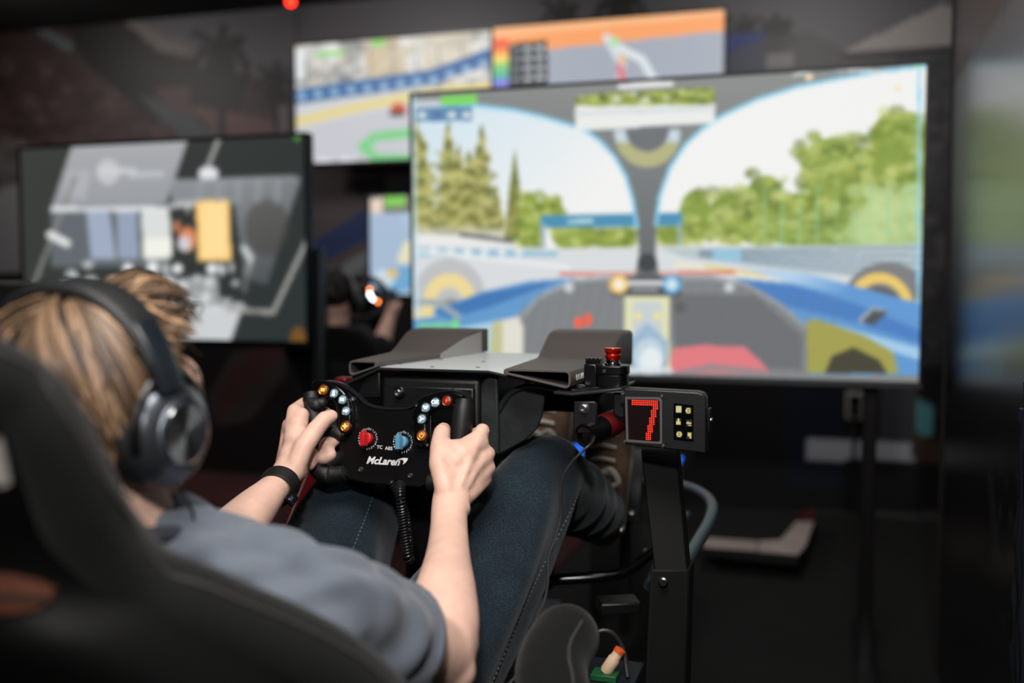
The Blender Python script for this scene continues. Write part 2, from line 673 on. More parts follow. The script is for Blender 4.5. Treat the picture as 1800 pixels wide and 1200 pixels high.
structure('wall_back', me, painted('mural_print', rough=0.55))

# dark red mat on the floor on the left
single('floor_mat', boxm(-5.2, -1.05, 1.5, 5.2, 0.001, 0.012), mat('maroon_mat', (62, 14, 18), 0.85, 0, 0.3, 200, 0.3, 2.0),
       'dark red mat on the floor on the left of the rig', 'mat', bevel=0.003)


# ================================================================== screens
def tv(name, label, corners_px, Y, aspect_h, res, paint, gain, group=None, bez=0.012, thick=0.05, silver=False, xr=None):
    """corners_px = ((left px, top py of the left corner), (right px)); flat panel facing the driver's side"""
    (lx, ty), rx = corners_px
    a = PY(lx, ty, Y)
    b = PY(rx, 400, Y)
    x0, x1, z1 = a.x, (b.x if xr is None else xr), a.z
    z0 = z1 - aspect_h * (x1 - x0)
    t = thing(name, label, 'screen', ((x0 + x1) / 2, Y + 0.02, z0 - bez), group)
    me, p = print_grid('display', (x0, Y, z0), (x1, Y, z0), (x0, Y, z1), *res)
    paint(p)
    fix_print(me, p)
    link('display', me, painted(name + '_picture', emit=gain), t, smooth=False)
    part('housing', boxm(x0 - bez, x1 + bez, Y + 0.004, Y + thick, z0 - bez, z1 + bez), M['tv_black'], t, bevel=0.006)
    fr = MB()
    for (xa, xb, za, zb) in ((x0 - bez, x0, z0 - bez, z1 + bez), (x1, x1 + bez, z0 - bez, z1 + bez), (x0, x1, z1, z1 + bez)):
        fr.box(((xa + xb) / 2, Y, (za + zb) / 2), (xb - xa, 0.014, zb - za))
    part('bezel', fr, M['tv_black'], t, bevel=0.002)
    part('chin_strip', boxm(x0 - bez, x1 + bez, Y - 0.01, Y + 0.012, z0 - bez * 2.0, z0), M['tv_silver'] if silver else M['tv_black'], t, bevel=0.002)
    return t, x0, x1, z0, z1


LEAFY = [(150, 165, 70), (120, 140, 52), (176, 190, 96), (92, 112, 44), (200, 208, 128)]
PINE = [(150, 148, 74), (120, 122, 58), (176, 172, 100), (98, 102, 52), (192, 188, 124)]


def paint_main(p):
    p.c[:] = (226, 233, 238)
    p.shade([(700, 100), (1640, 100), (1640, 450), (700, 450)], (206, 226, 238), (240, 240, 238), (760, 170), (980, 400))
    # conifers on the left
    for cx, top, w in ((730, 212, 44), (742, 240, 34), (788, 224, 40), (806, 262, 30), (846, 228, 38), (824, 270, 26), (872, 330, 18)):
        for k in range(26):
            f = k / 25
            y = top + (404 - top) * f
            hw = w * (.10 + .90 * f ** .8)
            c = PINE[(k * 7 + cx) % 5]
            p.ell(cx + rng.uniform(-.25, .25) * hw, y, hw * rng.uniform(.55, .85), 9, c, .75)
        p.speckle(40, (cx - w * .7, top + 40, cx + w * .7, 400), (4, 8), [(196, 192, 120), (112, 112, 58), (176, 176, 104)], .5)
    p.poly([(700, 396), (905, 402), (905, 428), (700, 414)], (206, 204, 190), .6)
    tri = [(905, 262), (914, 330), (926, 428), (886, 428), (895, 330)]
    p.poly(tri, (122, 128, 66))
    p.speckle(40, (880, 262, 930, 425), (4, 9), PINE, 0.5, tri)
    for cx, cy, rx, ry in ((930, 385, 22, 48), (968, 368, 22, 22), (1010, 415, 40, 25), (1080, 420, 40, 20), (930, 420, 24, 14)):
        p.ell(cx, cy, rx, ry, (140, 158, 66))
        p.speckle(24, (cx - rx, cy - ry, cx + rx, cy + ry), (4, 9), LEAFY, 0.55)
    # broadleaf trees on the right
    for cx, cy, rx, ry in ((1222, 380, 28, 46), (1278, 382, 30, 46), (1345, 350, 34, 42), (1180, 415, 22, 18), (1330, 395, 44, 34), (1400, 380, 40, 40),
                           (1466, 290, 58, 48), (1500, 340, 80, 80), (1580, 240, 50, 42), (1600, 330, 70, 120), (1450, 400, 110, 40), (1560, 400, 90, 40)):
        p.ell(cx, cy, rx, ry, (132, 154, 66))
        p.speckle(int(rx * ry / 60) + 14, (cx - rx * 1.1, cy - ry * 1.1, cx + rx * 1.1, cy + ry * 1.1), (5, 13), LEAFY, 0.5)
    p.speckle(40, (1500, 320, 1620, 430), (10, 26), [(196, 214, 150), (180, 206, 140)], 0.5)
    for k in range(9):
        x = 1345 + k * 31
        p.line([(x, 330 - k * 2), (x - 2, 432)], 2.5, (150, 200, 150), 0.7)
    for k in range(5):
        p.line([(1330, 385 + k * 11), (1620, 345 + k * 20)], 2.0, (160, 205, 165), 0.55)
    # gantry
    p.poly([(950, 379), (1200, 373), (1200, 396), (950, 401)], (72, 140, 176))
    p.line([(955, 395), (955, 440)], 6, (150, 176, 190))
    p.line([(1194, 392), (1194, 440)], 5, (150, 176, 190))
    p.line([(1000, 389), (1040, 388)], 6, (190, 216, 226))
    # track and barriers
    p.poly([(700, 425), (960, 436), (1230, 432), (1640, 430), (1640, 700), (700, 700)], (214, 218, 220))
    p.poly([(700, 408), (905, 422), (905, 434), (700, 430)], (232, 232, 230))
    p.line([(810, 412), (900, 424)], 7, (92, 94, 92))
    p.poly([(700, 434), (860, 438), (980, 442), (980, 450), (860, 452), (700, 450)], (150, 190, 210))
    for k in range(7):
        p.poly([(726 + k * 30, 436), (738 + k * 30, 436), (738 + k * 30, 449), (726 + k * 30, 449)], (222, 228, 230))
    p.poly([(1160, 436), (1640, 428), (1640, 500), (1400, 478), (1200, 452)], (182, 194, 200))
    for k in range(5):
        p.line([(1230, 441 + k * 2.5), (1640, 436 + k * 14)], 4.0, (120, 142, 158), 0.8)
    p.poly([(1254, 436), (1302, 436), (1302, 462), (1254, 456)], (146, 192, 216))
    p.poly([(1190, 458), (1640, 530), (1640, 545), (1300, 487), (1180, 470)], (228, 224, 206))
    p.line([(1240, 468), (1500, 505)], 4, (226, 196, 96))
    p.line([(730, 440), (1000, 470)], 6, (236, 238, 238))
    p.line([(985, 481), (1290, 479)], 5, (212, 110, 98))
    # front wheels
    p.ell(1560, 545, 84, 84, (120, 122, 124))
    p.ell(1546, 545, 60, 66, (232, 198, 104), ring=0.28)
    p.ell(1546, 552, 42, 48, (92, 94, 98))
    p.ell(790, 520, 62, 66, (188, 190, 192))
    p.ell(790, 530, 46, 50, (236, 214, 150), ring=0.5)
    p.ell(792, 545, 20, 22, (150, 150, 146))
    # bodywork
    p.poly([(700, 560), (790, 535), (850, 512), (930, 494), (1012, 488), (960, 512), (900, 560), (880, 640), (700, 700)], (96, 150, 202))
    p.poly([(760, 545), (850, 515), (980, 492), (960, 502), (860, 540), (790, 560)], (62, 116, 178))
    p.poly([(700, 600), (760, 585), (890, 560), (870, 650), (700, 700)], (168, 206, 226))
    p.line([(738, 572), (800, 570)], 8, (120, 206, 150))
    p.ell(800, 570, 7, 8, (120, 220, 120))
    p.line([(726, 530), (770, 532), (806, 556)], 11, (150, 166, 176))
    p.poly([(722, 545), (760, 540), (765, 555), (722, 562)], (236, 214, 150))
    p.poly([(1290, 488), (1400, 498), (1500, 520), (1640, 570), (1640, 700), (1420, 660), (1420, 580), (1370, 535)], (92, 148, 204))
    p.poly([(1300, 492), (1400, 503), (1500, 532), (1640, 590), (1640, 610), (1480, 560), (1370, 535)], (70, 122, 190))
    p.poly([(1430, 560), (1640, 618), (1640, 640), (1500, 596)], (158, 200, 232))
    p.line([(1516, 562), (1545, 540), (1620, 533)], 14, (150, 166, 178))
    p.poly([(1515, 565), (1535, 545), (1560, 548), (1535, 572)], (74, 78, 82))
    # cockpit rim and inside
    p.poly([(862, 668), (872, 610), (896, 565), (945, 522), (1008, 492), (1080, 485), (1252, 485), (1312, 497), (1372, 532), (1424, 578), (1424, 668)], (124, 127, 130))
    p.line([(880, 600), (945, 524), (1010, 494), (1080, 488), (1252, 488), (1312, 500), (1372, 536), (1424, 582)], 7, (150, 154, 158))
    for k in range(26):
        p.line([(890 + k * 22, 668), (930 + k * 22, 500)], 2.0, (98, 101, 103), 0.4)
    p.poly([(1180, 515), (1330, 520), (1410, 590), (1410, 650), (1190, 640)], (98, 101, 104), 0.8)
    p.ell(1195, 540, 10, 10, (86, 88, 90))
    for sx in (1000, 1282):
        p.ell(sx, 505, 9, 9, (196, 202, 206))
    p.poly([(884, 562), (912, 556), (920, 575), (920, 640), (884, 640)], (222, 220, 206))
    p.poly([(864, 568), (884, 562), (884, 640), (860, 640)], (192, 190, 140))
    p.poly([(950, 628), (985, 605), (1040, 590), (1040, 640), (940, 640)], (226, 130, 132))
    p.poly([(1172, 664), (1182, 612), (1235, 606), (1310, 610), (1342, 640), (1356, 664)], (222, 118, 124))
    p.line([(1180, 660), (1250, 645), (1340, 655)], 12, (150, 130, 134))
    p.poly([(1418, 562), (1440, 562), (1520, 590), (1570, 618), (1580, 656), (1420, 656)], (158, 154, 74))
    p.poly([(1450, 656), (1462, 626), (1500, 610), (1545, 632), (1560, 656)], (64, 62, 48))
    # centre display and hand wheel of the car on the screen
    p.poly([(1098, 518), (1176, 518), (1178, 660), (1098, 660)], (222, 222, 178))
    p.poly([(1112, 530), (1164, 530), (1164, 590), (1112, 590)], (196, 204, 208))
    p.ell(1122, 555, 6, 7, (236, 224, 140))
    p.ell(1155, 555, 6, 7, (236, 224, 140))
    p.poly([(1104, 600), (1138, 566), (1174, 600), (1174, 640), (1104, 640)], (150, 182, 206))
    p.ell(1138, 632, 34, 40, (132, 158, 178))
    p.ell(1140, 626, 28, 33, (188, 208, 220))
    p.ell(1144, 634, 20, 24, (226, 234, 238))
    p.line([(1104, 652), (1178, 652)], 10, (216, 222, 224))
    # red marks and head-up figures
    p.ell(1017, 567, 7, 11, (252, 92, 62))
    p.ell(1033, 562, 7, 11, (252, 92, 62))
    # halo
    halo = [(690, 60), (1660, 60), (1660, 108), (1622, 116), (1540, 127), (1480, 137), (1400, 153), (1330, 175), (1270, 203), (1235, 226), (1205, 254), (1178, 294),
            (1160, 344), (1153, 394), (1152, 445), (1160, 490), (1116, 490), (1123, 445), (1120, 400), (1112, 350), (1100, 310), (1080, 275),
            (1055, 248), (1030, 230), (1000, 219), (950, 204), (900, 193), (840, 186), (690, 180)]
    p.shade([q for q in halo], (134, 137, 136), (98, 102, 106), (1137, 150), (1137, 460))
    p.line(halo[2:14], 6, (138, 206, 236))
    p.line(halo[18:29], 6, (138, 206, 236))
    p.ell(1138, 232, 58, 62, (196, 212, 222), lo=228)
    p.ell(1138, 240, 56, 54, (176, 176, 128), lo=250)
    p.ell(1138, 228, 38, 38, (106, 110, 114))
    p.ell(1138, 462, 17, 16, (58, 62, 66))
    # rear-view strip
    mir = [(1012, 168), (1256, 152), (1256, 216), (1012, 230)]
    p.poly(mir, (232, 234, 232))
    p.poly([(1012, 168), (1256, 152), (1256, 183), (1012, 186)], (150, 160, 84))
    p.speckle(70, (1012, 154, 1256, 186), (4, 9), LEAFY + [(80, 96, 44), (230, 236, 230)], 0.7, [(1012, 168), (1256, 152), (1256, 184), (1012, 188)])
    p.line([(1012, 200), (1256, 190)], 6, (206, 214, 218))
    p.line([(1090, 153), (1180, 147)], 9, (240, 240, 240))
    p.line([(1110, 142), (1160, 139)], 6, (240, 240, 240))
    # standings box, top left
    p.poly([(728, 178), (776, 176), (776, 190), (728, 192)], (196, 206, 212))
    p.poly([(774, 170), (838, 166), (838, 182), (774, 185)], (124, 214, 92))
    p.poly([(730, 190), (830, 186), (830, 212), (730, 214)], (96, 140, 176))
    for k in range(4):
        p.ell(742 + k * 26, 202, 8, 6, (216, 222, 226) if k != 1 else (90, 110, 160))
    p.poly([(724, 168), (730, 168), (738, 560), (728, 560)], (190, 220, 236), 0.6)
    p.line([(1616, 118), (1614, 560)], 5, (142, 208, 240))
    # lap dials on the cockpit edge
    p.poly([(1076, 486), (1196, 486), (1196, 520), (1076, 520)], (70, 74, 78))
    p.ell(1088, 500, 17, 17, (236, 190, 96))
    p.ell(1088, 500, 10, 10, (246, 236, 214))
    p.ell(1181, 500, 17, 17, (92, 164, 212))
    p.ell(1181, 500, 10, 10, (206, 226, 236))
    p.line([(1106, 497), (1164, 497)], 8, (232, 232, 232))
    p.line([(1112, 509), (1156, 509)], 5, (206, 206, 206))
    for cx, cy in ((1420, 136), (1424, 136), (1578, 156)):
        p.ell(cx, cy, 5, 5, (248, 222, 170))
    p.line([(1395, 132), (1440, 120), (1500, 122), (1560, 128)], 4, (226, 230, 230))
    p.ell(1613, 113, 6, 5, (126, 226, 92))
    p.poly([(1160, 656), (1640, 660), (1640, 690), (1160, 676)], (126, 128, 128))
    # sheen on the painted bodywork of the race picture
    p.shade([(1300, 470), (1420, 480), (1640, 540), (1640, 575), (1500, 524), (1400, 500)], (176, 206, 232), (92, 148, 208), (1400, 480), (1440, 545))
    p.soft(470, 268, 2)
    p.c[:] = 255 * (np.clip(p.c / 255, 0, 1) ** 0.96)


Y1 = 3.17
main_tv, mx0, mx1, mz0, mz1 = tv('television', 'huge television showing the race from inside an open cockpit, behind the steering wheel', ((725, 168), 1621), Y1, 0.5725, (470, 268),
                                  paint_main, 1.0, silver=True, bez=0.010)


def paint_race(p):
    p.c[:] = (206, 208, 216)
    p.poly([(510, 70), (870, 40), (870, 135), (510, 190)], (204, 204, 198))
    p.speckle(150, (520, 60, 865, 150), (6, 14), [(150, 150, 146), (224, 220, 210), (238, 236, 232), (120, 122, 124), (206, 186, 150)], 0.6)
    p.poly([(640, 70), (700, 62), (720, 140), (650, 150)], (206, 186, 150), 0.7)
    p.poly([(740, 60), (830, 52), (830, 115), (740, 125)], (218, 206, 186), 0.7)
    for k in range(9):
        p.line([(530 + k * 40, 80), (535 + k * 40, 165)], 3, (120, 132, 140), 0.6)
    p.line([(520, 170), (660, 150), (760, 135), (870, 96)], 26, (58, 104, 158))
    for k in range(12):
        x = 530 + k * 29
        y = 169 - k * 3.6 - max(0, k - 8) * 6
        p.ell(x, y, 8, 7, (150, 182, 210))
    p.line([(515, 215), (640, 186), (730, 168), (870, 150)], 18, (226, 210, 146))
    p.poly([(510, 228), (640, 200), (720, 182), (720, 330), (510, 330)], (198, 198, 206))
    p.poly([(555, 92), (605, 88), (605, 97), (555, 100)], (138, 216, 116))
    p.ell(665, 76, 12, 7, (138, 216, 116))
    p.ell(700, 192, 14, 11, (206, 84, 52))
    p.ell(698, 200, 15, 5, (74, 66, 64))
    p.line([(720, 234), (660, 240), (638, 258), (660, 278), (720, 280)], 17, (126, 206, 138))
    for k in range(6):
        p.ell(540 + k * 20 + 6 * (k % 2), 286 + 2 * (k % 3), 10, 10, (236, 238, 244))
    p.poly([(520, 86), (536, 84), (536, 140), (520, 142)], (230, 232, 234))
    p.soft(190, 108, 1)


def paint_info(p):
    p.c[:] = (166, 172, 184)
    p.poly([(850, 20), (1290, -30), (1290, 52), (870, 96), (850, 96)], (248, 164, 104))
    p.poly([(866, 48), (1290, 8), (1290, 26), (866, 66)], (252, 186, 134))
    p.poly([(866, 68), (894, 66), (894, 160), (866, 160)], (246, 150, 92))
    for k, c in enumerate(((238, 96, 70), (246, 150, 80), (246, 216, 110), (150, 206, 120), (96, 190, 150), (120, 140, 220), (160, 130, 220))):
        p.poly([(862, 72 + k * 13), (894, 70 + k * 13), (894, 84 + k * 13), (862, 86 + k * 13)], c)
    p.poly([(894, 78), (962, 70), (962, 160), (894, 166)], (44, 48, 52))
    for k in range(5):
        for c in range(3):
            p.ell(907 + c * 21, 88 + k * 16.5 - c * 1.5, 9, 3.4, (206, 212, 216) if c else (140, 146, 150))
    p.line([(1066, 66), (1095, 88), (1128, 104), (1146, 134), (1190, 180)], 13, (224, 230, 234))
    p.line([(1066, 66), (1080, 92), (1094, 112), (1090, 138)], 12, (214, 222, 226))
    p.ell(1080, 74, 9, 9, (176, 222, 170))
    p.ell(1094, 104, 7, 8, (238, 190, 140))
    p.line([(1090, 118), (1094, 140)], 12, (224, 120, 132))


Y2 = 5.08
g = 'screens hung side by side on the back wall'
a2 = tv('wall_screen', 'wall screen showing a trackside race broadcast with blue barrier', ((519, 81), 863), Y2, 0.5625, (190, 108), paint_race, 1.0)
a3 = tv('wall_screen', 'wall screen with orange header, rainbow strip and track outline map', ((867, 50), 1268), Y2, 0.5625, (190, 108), paint_info, 1.0)


def paint_left(p):
    p.c[:] = (44, 48, 46)
    p.shade([(0, 200), (560, 200), (560, 660), (0, 660)], (50, 52, 49), (34, 40, 40), (60, 260), (500, 600))
    p.shade([(128, 250), (332, 240), (290, 365), (90, 365)], (156, 158, 162), (138, 141, 146), (230, 245), (230, 365))
    p.ell(190, 302, 20, 22, (206, 208, 212), 0.6)
    p.poly([(120, 300), (160, 300), (150, 350), (110, 350)], (176, 178, 182), 0.5)
    p.poly([(90, 365), (292, 358), (292, 470), (90, 470)], (94, 100, 106), 0.85)
    p.line([(384, 245), (350, 330), (330, 370)], 7, (156, 156, 154))
    p.line([(132, 312), (98, 400), (52, 520)], 7, (120, 120, 116))
    p.ell(366, 305, 18, 13, (214, 216, 218))
    p.shade([(300, 315), (530, 310), (470, 500), (430, 490), (412, 360), (300, 355)], (124, 128, 132), (70, 74, 76), (400, 320), (470, 480))
    p.poly([(152, 372), (192, 370), (204, 455), (160, 456)], (146, 158, 180))
    p.poly([(204, 372), (240, 370), (244, 455), (208, 456)], (136, 148, 170))
    p.poly([(248, 372), (298, 370), (302, 452), (252, 454)], (204, 208, 206))
    p.poly([(250, 420), (302, 418), (302, 455), (252, 456)], (228, 228, 218))
    p.poly([(344, 352), (402, 350), (407, 458), (348, 460)], (242, 194, 112))
    p.poly([(354, 356), (396, 354), (400, 452), (356, 454)], (245, 208, 140))
    p.ell(330, 420, 16, 22, (206, 122, 78))
    p.ell(310, 398, 7, 10, (180, 110, 80))
    p.ell(324, 428, 12, 14, (196, 190, 196))
    p.line([(88, 412), (118, 428)], 14, (212, 214, 212))
    p.line([(428, 436), (440, 452), (432, 480)], 11, (190, 194, 192))
    p.line([(434, 460), (430, 510)], 8, (92, 96, 96))
    p.line([(238, 210), (160, 190)], 4, (180, 182, 186))
    for k in range(34):
        cx, cy = rng.uniform(110, 420), rng.uniform(462, 540)
        if 205 < cx < 250:
            continue
        p.ell(cx, cy, rng.uniform(5, 14), rng.uniform(5, 10), (206, 210, 212), 0.75)
    for cx in (225, 268, 312, 372):
        p.ell(cx, 472, 9, 9, (232, 234, 234))
    p.poly([(310, 490), (382, 482), (388, 545), (318, 545)], (206, 210, 212), 0.6)
    p.line([(92, 368), (292, 366)], 8, (216, 218, 220))
    p.poly([(270, 545), (400, 534), (424, 548), (404, 604), (290, 604)], (206, 210, 212), 0.9)
    p.line([(400, 543), (480, 549), (542, 418)], 8, (150, 150, 146))
    p.line([(268, 490), (300, 450)], 5, (140, 144, 144), 0.7)
    p.poly([(110, 505), (160, 505), (150, 540), (104, 540)], (220, 222, 222), 0.7)
    p.ell(524, 596, 14, 22, (120, 74, 24), 0.8)
    p.ell(470, 400, 40, 50, (54, 52, 46), 0.5)
    p.line([(176, 300), (236, 300)], 10, (196, 198, 202), .8)
    p.line([(230, 308), (285, 306)], 9, (186, 190, 194), .8)
    p.line([(300, 318), (520, 312)], 5, (150, 154, 158), .8)
    p.line([(300, 362), (340, 358)], 9, (200, 204, 206), .9)
    for k in range(5):
        p.line([(352 + k * 34, 320), (350 + k * 34, 352)], 12, (140, 145, 150), .5)
    p.soft(260, 150, 3)
    p.c = 255 * (np.clip(p.c / 255, 0, 1) ** .92)
    p.ell(522, 242, 6, 5, (74, 130, 60))


Y3 = 3.5
left_tv, lx0, lx1, lz0, lz1 = tv('monitor', 'large dark menu screen with an orange card, behind the head with headphones', ((36, 263), 537), Y3, 0.583, (260, 150), paint_left, 1.12, bez=0.014)


def paint_small(p):
    p.c[:] = (176, 200, 222)
    p.poly([(640, 340), (760, 330), (760, 374), (640, 374)], (120, 116, 110))
    p.poly([(652, 350), (672, 348), (672, 375), (652, 377)], (236, 214, 196))
    p.poly([(676, 345), (712, 343), (712, 362), (676, 364)], (132, 206, 92))
    p.poly([(652, 375), (700, 374), (726, 420), (720, 480), (652, 480)], (170, 192, 216))
    p.poly([(700, 450), (712, 424), (740, 420), (740, 465), (700, 462)], (232, 228, 196))
    p.poly([(654, 482), (680, 470), (740, 466), (740, 505), (690, 516), (656, 500)], (116, 172, 212))
    p.ell(676, 488, 18, 16, (206, 222, 232))
    p.ell(690, 480, 10, 9, (224, 196, 130))


Y4 = 4.75
small_tv = tv('gaming_monitor', 'smaller blue race screen partly hidden behind the huge television', ((650, 345), 730), Y4, 0.53, (150, 84), paint_small, 0.95,
              xr=PY(650, 345, Y4).x + 0.96)


# stands for the screens
def stand(name, label, xs, y, z_top, z_cross, mtl, spread=0.34):
    t = thing(name, label, 'stand', (sum(xs) / 2, y, 0))
    for x in xs:
        q = MB().box((x, y, z_top / 2 + 0.01), (0.042, 0.042, z_top - 0.02))
        pst = part('post', q, mtl, t, bevel=0.004)
        part('foot', MB().box((x, y, 0.012), (0.07, spread * 2, 0.024)), mtl, t, bevel=0.004)
        for yy in (-spread * .92, spread * .8):
            part('bolt', MB().lathe((x + 0.012, y + yy, 0.024), (0, 0, 1), [(0.012, 0), (0.012, 0.008), (0.004, 0.010)], 10), M['steel'], t)
    part('crossbar', MB().box((sum(xs) / 2, y + 0.03, z_cross), (xs[1] - xs[0], 0.03, 0.05)), mtl, t, bevel=0.004)
    return t


m = mat('stand_black', (24, 22, 22), 0.33, 0.2, 0.1, 600)
xr = PY(1528, 760, Y1 + 0.08).x
stand('screen_stand', 'black two post stand carrying the huge television', (xr, mx0 + 0.14), Y1 + 0.078, 1.3, 1.15, m)
xl = PY(563, 600, Y3 + 0.08).x
stand('monitor_stand', 'slim stand with pale edge under the dark menu screen', (lx0 + 0.2, xl), Y3 + 0.078, 1.32, 1.1, mat('stand_grey', (62, 66, 70), 0.35, 0.6))
for t, x, y, lab in ((a2, None, None, 'left'), (a3, None, None, 'right')):
    cx, cz = (t[1] + t[2]) / 2, (t[3] + t[4]) / 2
    part('wall_bracket', boxm(cx - 0.2, cx + 0.2, Y2 + 0.05, YB - 0.002, cz - 0.15, cz + 0.15), M['tv_black'], t[0], bevel=0.004)
sx0, sx1, sz0 = small_tv[1], small_tv[2], small_tv[3]
part('stand_post', boxm((sx0 + sx1) / 2 - 0.03, (sx0 + sx1) / 2 + 0.03, Y4 + 0.03, Y4 + 0.08, 0.0, sz0 + 0.3), M['tv_black'], small_tv[0], bevel=0.004)

# red pilot lamp near the ceiling
c = PY(511, 3, 4.9)
t = thing('indicator_lamp', 'small glowing red lamp under the black ceiling', 'lamp', (c.x, c.y, ZC))
part('stem', MB().lathe((c.x, c.y, c.z), (0, 0, 1), [(0.012, 0.02), (0.012, ZC - c.z), (0.03, ZC - c.z)], 12), M['black_satin'], t)
part('bulb', MB().ell(c, (0.024, 0.024, 0.024)), glow('red_lamp', (255, 40, 22), 7.0), t)

# small things on the back wall, right of the rig
c0, c1 = PY(1487, 688, 5.28), PY(1518, 738, 5.28)
t = thing('wall_socket', 'pale wall socket with hanging lead seen under the television', 'socket', (c0.x, 5.29, c1.z))
part('plate', boxm(c0.x, c1.x, 5.27, 5.298, c1.z, c0.z), mat('socket_grey', (150, 148, 140), 0.5), t, bevel=0.006)
so = MB()
for k in (0.3, 0.68):
    so.lathe(((c0.x + c1.x) / 2, 5.27, c1.z + (c0.z - c1.z) * k), (0, -1, 0), [(0.03, -0.004), (0.03, 0.003), (0.02, 0.003)], 14)
part('outlet', so, M['black_satin'], t)
pts = spline([((c0.x + c1.x) / 2, 5.26, c1.z + 0.05), (c0.x + 0.04, 5.25, c1.z - 0.1), (c0.x + 0.05, 5.27, c1.z - 0.3), (c0.x + 0.06, 5.27, 0.02)])
part('lead', MB().tube(pts, 0.008, 8), M['tv_silver'], t)

# ================================================================== steering wheel
TLT = math.radians(12)
W0 = PY(685, 768, 1.45)
WU, WV, WN = Vector((1, 0, 0)), Vector((0, math.sin(TLT), math.cos(TLT))), Vector((0, -math.cos(TLT), math.sin(TLT)))


def wp(px, py, off=0.0):
    return PN(px, py, W0 + WN * off, WN)


wheel = thing('steering_wheel', 'black open top racing steering wheel with lit buttons, held by the driver', 'steering wheel', tuple(W0 - WV * 0.08))
core = [(596, 692), (612, 686), (627, 697), (642, 711), (660, 717), (690, 720), (722, 719), (738, 707), (752, 703), (758, 716), (759, 846), (738, 856), (690, 853), (640, 848), (614, 842), (600, 832), (594, 760)]
part('face_plate', MB().prism([wp(x, y, 0.0) for x, y in core], -WN * 0.008), M['black_satin'], wheel, bevel=0.0015)
# raised rim running over both handles
rim_l = spline([wp(548, 693, .004), wp(556, 678, .004), wp(575, 671, .004), wp(600, 676, .003), wp(624, 692, .001), wp(641, 708, -.002), wp(660, 716, -.004), wp(690, 719, -.004), wp(718, 718, -.004)], 6)
rim_r = spline([wp(718, 718, -.004), wp(734, 711, -.002), wp(748, 698, .003), wp(768, 691, .004), wp(795, 688, .004), wp(815, 692, .004), wp(827, 704, .004)], 6)
rim_l = [q - WN * .007 for q in rim_l]
rim_r = [q - WN * .007 for q in rim_r]
for nm, pts in (('top_rim', rim_l), ('top_rim', rim_r)):
    part(nm, MB().tube(pts, 0.0035, 10, side=WV, rb=0.013), mat('rim_gloss', (26, 29, 33), 0.22), wheel)


def ribbon(pts, hw, th, off):
    """flat rounded pod along a path on the wheel's face"""
    mb = MB()
    pts = [Vector(q) for q in pts]
    rings = []
    for k in range(len(pts)):
        t = (pts[min(k + 1, len(pts) - 1)] - pts[max(k - 1, 0)]).normalized()
        s = WN.cross(t).normalized()
        e = min(1.0, 0.45 + 0.55 * min(k, len(pts) - 1 - k) / 2.5)
        rings.append([pts[k] + s * (hw * e * math.copysign(abs(math.cos(a)) ** 0.6, math.cos(a))) + WN * (off + th * math.copysign(abs(math.sin(a)) ** 0.6, math.sin(a)))
                      for a in [2 * math.pi * i / 16 for i in range(16)]])
    mb.loft(rings)
    return mb


pod_l = spline([wp(551, 684), wp(567, 683), wp(588, 689), wp(603, 702), wp(610, 722), wp(609, 749), wp(603, 766)], 5)
pod_r = spline([wp(818, 702), wp(788, 703), wp(767, 707), wp(750, 718), wp(742, 738), wp(743, 766), wp(750, 784)], 5)
part('button_pod', ribbon(pod_l, 0.0135, 0.007, 0.006), M['black_gloss'], wheel)
part('button_pod', ribbon(pod_r, 0.0135, 0.007, 0.006), M['black_gloss'], wheel)
# hand grips
gl = [(wp(549, 691, .002), .0145), (wp(550, 715, .004), .0165), (wp(556, 742, .004), .016), (wp(561, 770, .004), .0155), (wp(559, 800, .002), .0155), (wp(560, 822, 0), .016), (wp(574, 833, 0), .0155), (wp(590, 834, -.001), .013), (wp(606, 831, -.002), .012)]
gr = [(wp(817, 703, .002), .0125), (wp(815, 722, .004), .0165), (wp(812, 748, .005), .0165), (wp(809, 776, .004), .0155), (wp(808, 806, .002), .0155), (wp(804, 832, 0), .016), (wp(790, 846, 0), .0155), (wp(772, 849, -.001), .013), (wp(754, 848, -.002), .012)]
for g in (gl, gr):
    pr = spline([(q.x, q.y, q.z, r) for q, r in g], 5)
    part('grip', MB().tube([q[:3] for q in pr], [q[3] for q in pr], 16, side=WU, rb=[q[3] * 1.12 for q in pr]), M['rubber'], wheel)
# thumb rests
tr = [(wp(574, 752, .004), .012), (wp(586, 756, .006), .0125), (wp(598, 764, .004), .011)]
part('thumb_rest', MB().caps(tr), M['rubber'], wheel)
tr = [(wp(546, 707, .012), .011), (wp(556, 712, .014), .012), (wp(566, 708, .010), .009)]
part('thumb_rest', MB().caps(tr), M['rubber'], wheel)

AMB, WHT, REDL, YEL = (255, 158, 52), (214, 238, 246), (255, 74, 44), (255, 206, 96)
cap_mats = {k: glow('button_' + k, c, s, b) for k, c, s, b in (('amber', (255, 140, 40), 0.22, (60, 30, 8)), ('white', (170, 205, 218), 0.5, (40, 46, 50)), ('red', (255, 60, 30), 0.20, (60, 12, 8)))}
sym_mats = {'amber': glow('symbol_amber', AMB, 1.5), 'white': glow('symbol_white', WHT, 2.4), 'red': glow('symbol_red', (255, 92, 60), 1.6), 'yellow': glow('symbol_yellow', YEL, 1.4)}
ring_mats = {'amber': mat('copper_ring', (170, 100, 50), 0.25, 0.9), 'white': mat('dark_ring', (60, 66, 70), 0.2, 0.6), 'red': mat('copper_dark_ring', (110, 60, 44), 0.25, 0.8)}


